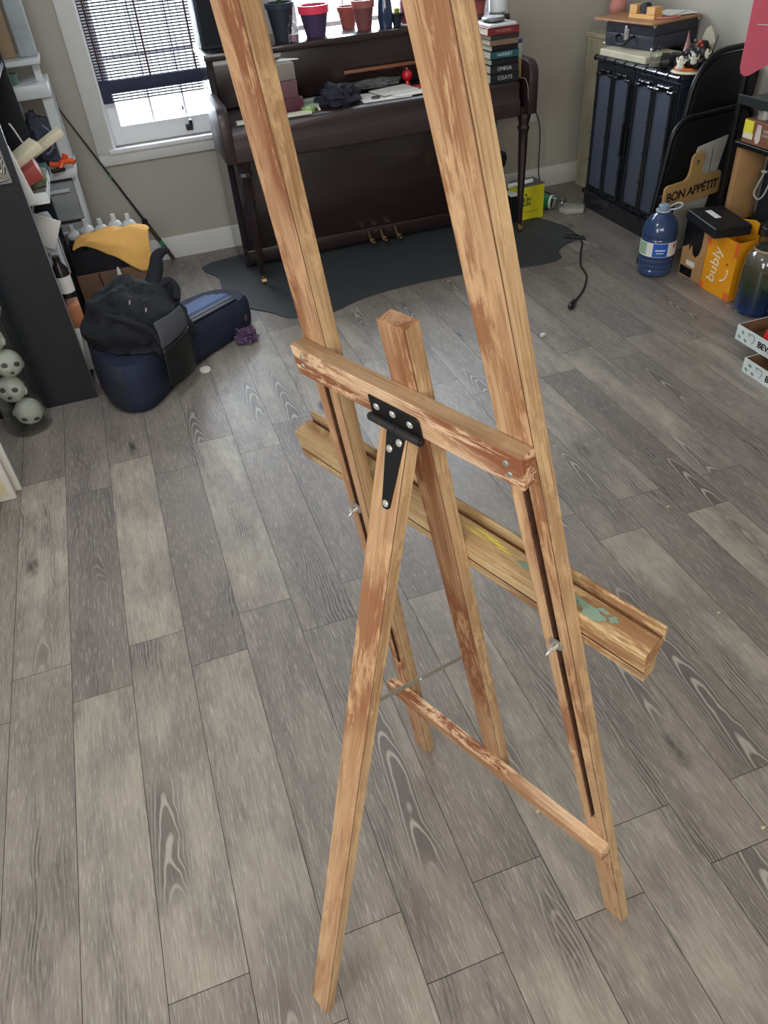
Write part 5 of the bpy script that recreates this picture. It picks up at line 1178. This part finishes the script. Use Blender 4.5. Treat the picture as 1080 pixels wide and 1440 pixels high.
# golden cloth draped over the right end of the bin
def cloth(u, v):
    # u 0..1 left to right, v 0 back .. 1 front hem
    x = -.30 + u * .345
    top = .366 + .018 * math.sin(u * 3.1) - .10 * max(0, .18 - u)
    y = 3.868 - min(v, .45) / .45 * .058 * (.35 + .65 * u)
    hang = max(0, v - .45) / .55
    drop = hang * (.012 + .19 * min(1, max(0, u - .05) / .75) ** 1.1 * (1 if u < .9 else 1 - (u - .9) * 1.5))
    y2 = 3.803 - .010 * math.sin(u * 9 + v * 2) * hang - .008
    if v > .45: y = 3.868 - .058 * (.35 + .65 * u) + (y2 - (3.868 - .058 * (.35 + .65 * u))) * min(1, hang * 2.2)
    z = top - drop + .006 * math.sin(u * 16 + v * 5) * (1 - .5 * hang) + .005 * noise.noise(V((u * 7, v * 7, 1)))
    return (x + .01 * math.sin(v * 6), y, z)
tag(MB().grid(cloth, 44, 30).build('golden_cloth', M_ORANGE_CLOTH, solid=.003), 'golden orange cloth draped over the right end of the black bin', 'cloth')
t = thing('glue_bottle', 'clear squeeze bottle with a tall white nozzle before the cardboard box', 'bottle', (-.135, 3.70, .0005))
MB().lathe([(0, 0), (.036, 0), (.038, .01), (.038, .10), (.018, .165), (.016, .175)], seg=24).build('bottle_body', mat('frosted_clear', rgb(138, 138, 136), .3), t)
MB().lathe([(.016, .173), (.019, .174), (.019, .186), (.014, .188)], seg=20).build('collar', M_GREYFAB, t)
MB().lathe([(.014, .186), (.011, .215), (.007, .24), (.004, .25), (0, .252)], seg=20).build('nozzle', M_WHITEP, t)

# ------------------------------------------------------------------ navy case and black bag
CS = thing('instrument_case', 'navy blue soft instrument case with a zip lying on the floor by the bookshelf', 'case', (0, 3.1, 0))
outl = [(-.305, 2.93), (-.265, 2.80), (-.185, 2.745), (-.11, 2.765), (-.03, 2.87), (.06, 2.995), (.19, 3.12), (.31, 3.215), (.375, 3.28), (.395, 3.36), (.355, 3.44), (.28, 3.48), (.19, 3.455), (.06, 3.37), (-.08, 3.31), (-.22, 3.27), (-.30, 3.16), (-.315, 3.04)]
ol = smooth_poly(outl, 4)
def cz(x, y):
    d = ((x + .2) * .72 + (y - 2.85) * .69)
    return .205 - .075 * max(0, d)
def caseshell(f0, f1, inset0, inset1, nm, m, par, top=False):
    cx, cy = sum(p[0] for p in ol) / len(ol), sum(p[1] for p in ol) / len(ol)
    mb = MB(); rings = []
    n = 7
    for k in range(n + 1):
        f = f0 + (f1 - f0) * k / n
        ins = .012 * (2 * abs(f - .5)) ** 5 * 1.6
        ring = []
        for i, (x, y) in enumerate(ol):
            a = V((*ol[i - 1], 0)); b = V((*ol[(i + 1) % len(ol)], 0)); nn_ = (b - a).normalized().cross(V((0, 0, 1)))
            px, py = x - nn_.x * (ins + inset0), y - nn_.y * (ins + inset0)
            ring.append(mb._v((px, py, .001 + f * cz(x, y))))
        rings.append(ring)
    for A, B2 in zip(rings, rings[1:]):
        for i in range(len(ol)): j = (i + 1) % len(ol); mb._face([A[i], A[j], B2[j], B2[i]])
    mb._face(rings[0][::-1]); mb._face(rings[-1])
    return mb.build(nm, m, par, True)
M_ZIPD = mat('zip_dark', rgb(34, 38, 50), .6, var=.3, scale=60)
sh = caseshell(0, 1., 0, 0, 'case_shell', M_NAVY, CS)
sh.data.materials.append(M_ZIPD)
for p in sh.data.polygons:
    if p.normal.x < -.35 and p.normal.z < .5 and p.center.x < -.17 and p.center.y < 0.2: p.material_index = 1
cdir = V((.74, .67, 0)).normalized(); cn = V((.67, -.74, 0)).normalized()
def strip(o0, o1, h, nm, m, e0=-.1, e1=.45, rr_=.05):
    c0 = V((.06, 2.995, 0)); n = 22; mb = MB(); rows = []
    for i in range(n + 1):
        a = e0 + (e1 - e0) * i / n; row = []
        for k in range(5):
            b = o0 + (o1 - o0) * k / 4; p = c0 + cdir * a - cn * b
            mid = abs(b - .105) / .105; lim = .425 - .06 * mid ** 3
            if a > lim: p = c0 + cdir * (lim + (a - lim) * .25) - cn * b
            drop = max(0, a - lim) * 1.3
            row.append(mb._v((p.x, p.y, .001 + cz(p.x, p.y) + h - drop)))
        rows.append(row)
    for A, B2 in zip(rows, rows[1:]):
        for k in range(4): mb._face([A[k], B2[k], B2[k + 1], A[k + 1]])
    return mb.build(nm, m, CS, True, solid=.002)
strip(.020, .080, .0075, 'zip_band', M_ZIPD); strip(.047, .051, .0095, 'zipper', M_GREYFAB); strip(.084, .190, .0065, 'sunlit_top_panel', M_NAVY_LIT)  # last strip paints the sunlit far half of the case top
bp_ = V((.352, 3.262, .075)); bn_ = V((.72, -.69, 0)).normalized()
q = frameM(bp_ + bn_ * .012, V((0, 0, 1)).cross(bn_) * -1, (0, 0, 1))
MB(q).lathe([(0, 0), (.014, 0), (.016, .002), (0, .004)], seg=24, sx=.7).build('badge', mat('bronze_badge', rgb(88, 66, 48), .5), CS, True)
BG = thing('black_backpack', 'black fabric backpack with a grey front panel slumped on the navy case', 'backpack', (-.12, 3.05, .2))
def bagfn(d):
    k = 1 + .16 * noise.noise(d * 2.2 + V((4, 0, 0))) - .13 * abs(noise.noise(V((d.x, d.y * 2, d.z)) * 3.2 + V((0, 9, 0)))) - .05 * abs(noise.noise(d * 8))
    k -= .06 * math.exp(-((d.x * .8 + d.z * .6 - .1) / .06) ** 2)
    return k
mb = MB(); mb.ball((-.10, 3.04, .235), (.205, .215, .185), 56, 36, (R(8), R(-6), R(35)), bagfn)
for v in mb.bm.verts:
    x_, y_ = v.co.x, v.co.y; ins = False; jn = len(ol) - 1; dmin = 9
    for i_ in range(len(ol)):
        xi, yi = ol[i_]; xj, yj = ol[jn]
        if (yi > y_) != (yj > y_) and x_ < (xj - xi) * (y_ - yi) / (yj - yi) + xi: ins = not ins
        dmin = min(dmin, math.hypot(x_ - xi, y_ - yi)); jn = i_
    if ins and v.co.z < cz(x_, y_) + .006: v.co.z = cz(x_, y_) + .006
    if v.co.x < -.325: v.co.x = -.325
    if v.co.z < .03: v.co.z = .03
mb.build('bag_body', M_BLKFAB, BG, True)
def panel(u, v, off=.004):
    # front pocket flap, facing the camera
    a = V((-.04, 2.83, .325)); b = V((.075, 2.955, .32)); c = V((.085, 2.925, .245)); d_ = V((-.035, 2.80, .225))
    p = a.lerp(b, u).lerp(d_.lerp(c, u), v)
    n_ = V((.62, -.74, .2)); return p + n_ * (off + .014 * math.sin(math.pi * u) + .008 * math.sin(math.pi * v))
MB().grid(panel, 14, 10).build('grey_panel', M_GREYFAB, BG, True, solid=.006)
def flap2(u, v):
    p = V((-.035, 2.80, .222)).lerp(V((.085, 2.925, .242)), u).lerp(V((-.045, 2.80, .06)).lerp(V((.075, 2.93, .06)), u), v)
    return p + V((.62, -.74, .1)) * (.006 + .016 * math.sin(math.pi * u))
MB().grid(flap2, 14, 10).build('black_pocket', M_BLKVINYL, BG, True, solid=.008)
MB().tube([(.0, 3.10, .37), (.03, 3.13, .42), (.045, 3.15, .455), (.075, 3.16, .47), (.10, 3.17, .462)], lambda k: .030 * (1 - k) ** .6 + .004, 14, smooth=5).build('collar_flap', M_BLKFAB, BG, True)
MB().tube([(.02, 3.06, .36), (.06, 3.08, .38), (.085, 3.07, .35), (.075, 3.04, .31)], .016, 12, smooth=5).build('strap', M_BLKFAB, BG, True)
MB().tube([(-.20, 2.90, .36), (-.12, 2.84, .345), (-.05, 2.83, .29), (-.02, 2.82, .20)], .010, 10, smooth=5).build('strap', M_BLKFAB, BG, True)
MB().tube([(-.26, 2.90, .22), (-.245, 2.86, .17), (-.235, 2.84, .12)], .008, 10, smooth=4).build('side_strap', M_BLKFAB, BG, True)
for p in ((-.10, 2.87, .405), (-.05, 2.85, .372)): MB().box(p, (.006, .004, .016), (0, .4, .6), .001).build('zip_pull', M_STEEL, BG, True)
t = thing('purple_mesh', 'crumpled purple mesh ribbon beside the end of the navy case', 'ribbon', (.33, 3.16, 0))
flatten(lump((.335, 3.165, .028), (.045, .035, .035), 31, .8, 9, 30, 20), .001).build('ribbon_body', mat('purple_mesh', rgb(84, 62, 92), .7, var=.4, scale=60), t, True)
t = thing('round_cover', 'small white cover on the floor under the front of the navy case', 'lid', (.125, 3.00, 0))
MB().lathe([(0, .0005), (.022, .0005), (.024, .004), (.022, .012), (0, .013)], (.115, 2.985, 0), 24).build('lid', M_PAPER, t, True)

# ------------------------------------------------------------------ light
wd = bpy.data.worlds.new('World'); sc.world = wd; wd.use_nodes = True
bg = wd.node_tree.nodes['Background']; bg.inputs[0].default_value = (.86, .93, 1, 1); bg.inputs[1].default_value = 3.2
def area(name, loc, target, sx, sy, power, col):
    l = bpy.data.lights.new(name, 'AREA'); l.shape = 'RECTANGLE'; l.size = sx; l.size_y = sy; l.energy = power; l.color = col
    o = bpy.data.objects.new(name, l); COL.objects.link(o); o.location = loc
    o.rotation_euler = (V(target) - V(loc)).to_track_quat('-Z', 'Y').to_euler(); return o
area('room_light', (-.3, -1.6, 2.35), (.1, 1.3, .2), 2.6, 1.6, 122, (1, .95, .88))
area('side_daylight', (-2.8, -.3, 1.7), (.6, 1.6, .4), 1.6, 1.4, 78, (.86, .93, 1))
area('window_daylight_1', (.31, YB + .30, 1.25), (.1, 1.0, 0), .62, 1.2, 60, (.8, .9, 1))
area('window_daylight_2', (1.55, YB + .30, 1.45), (1.0, 1.0, 0), 1.1, 1.0, 75, (.8, .9, 1))
area('corner_fill', (-.2, 2.1, 2.35), (.15, 4.4, .45), .9, .6, 26, (.82, .89, 1))  # added bluish fill under the ceiling, brightens the wall below the left window
sc.view_settings.view_transform = 'Standard'; sc.view_settings.look = 'None'; sc.view_settings.exposure = 0; sc.view_settings.gamma = 1
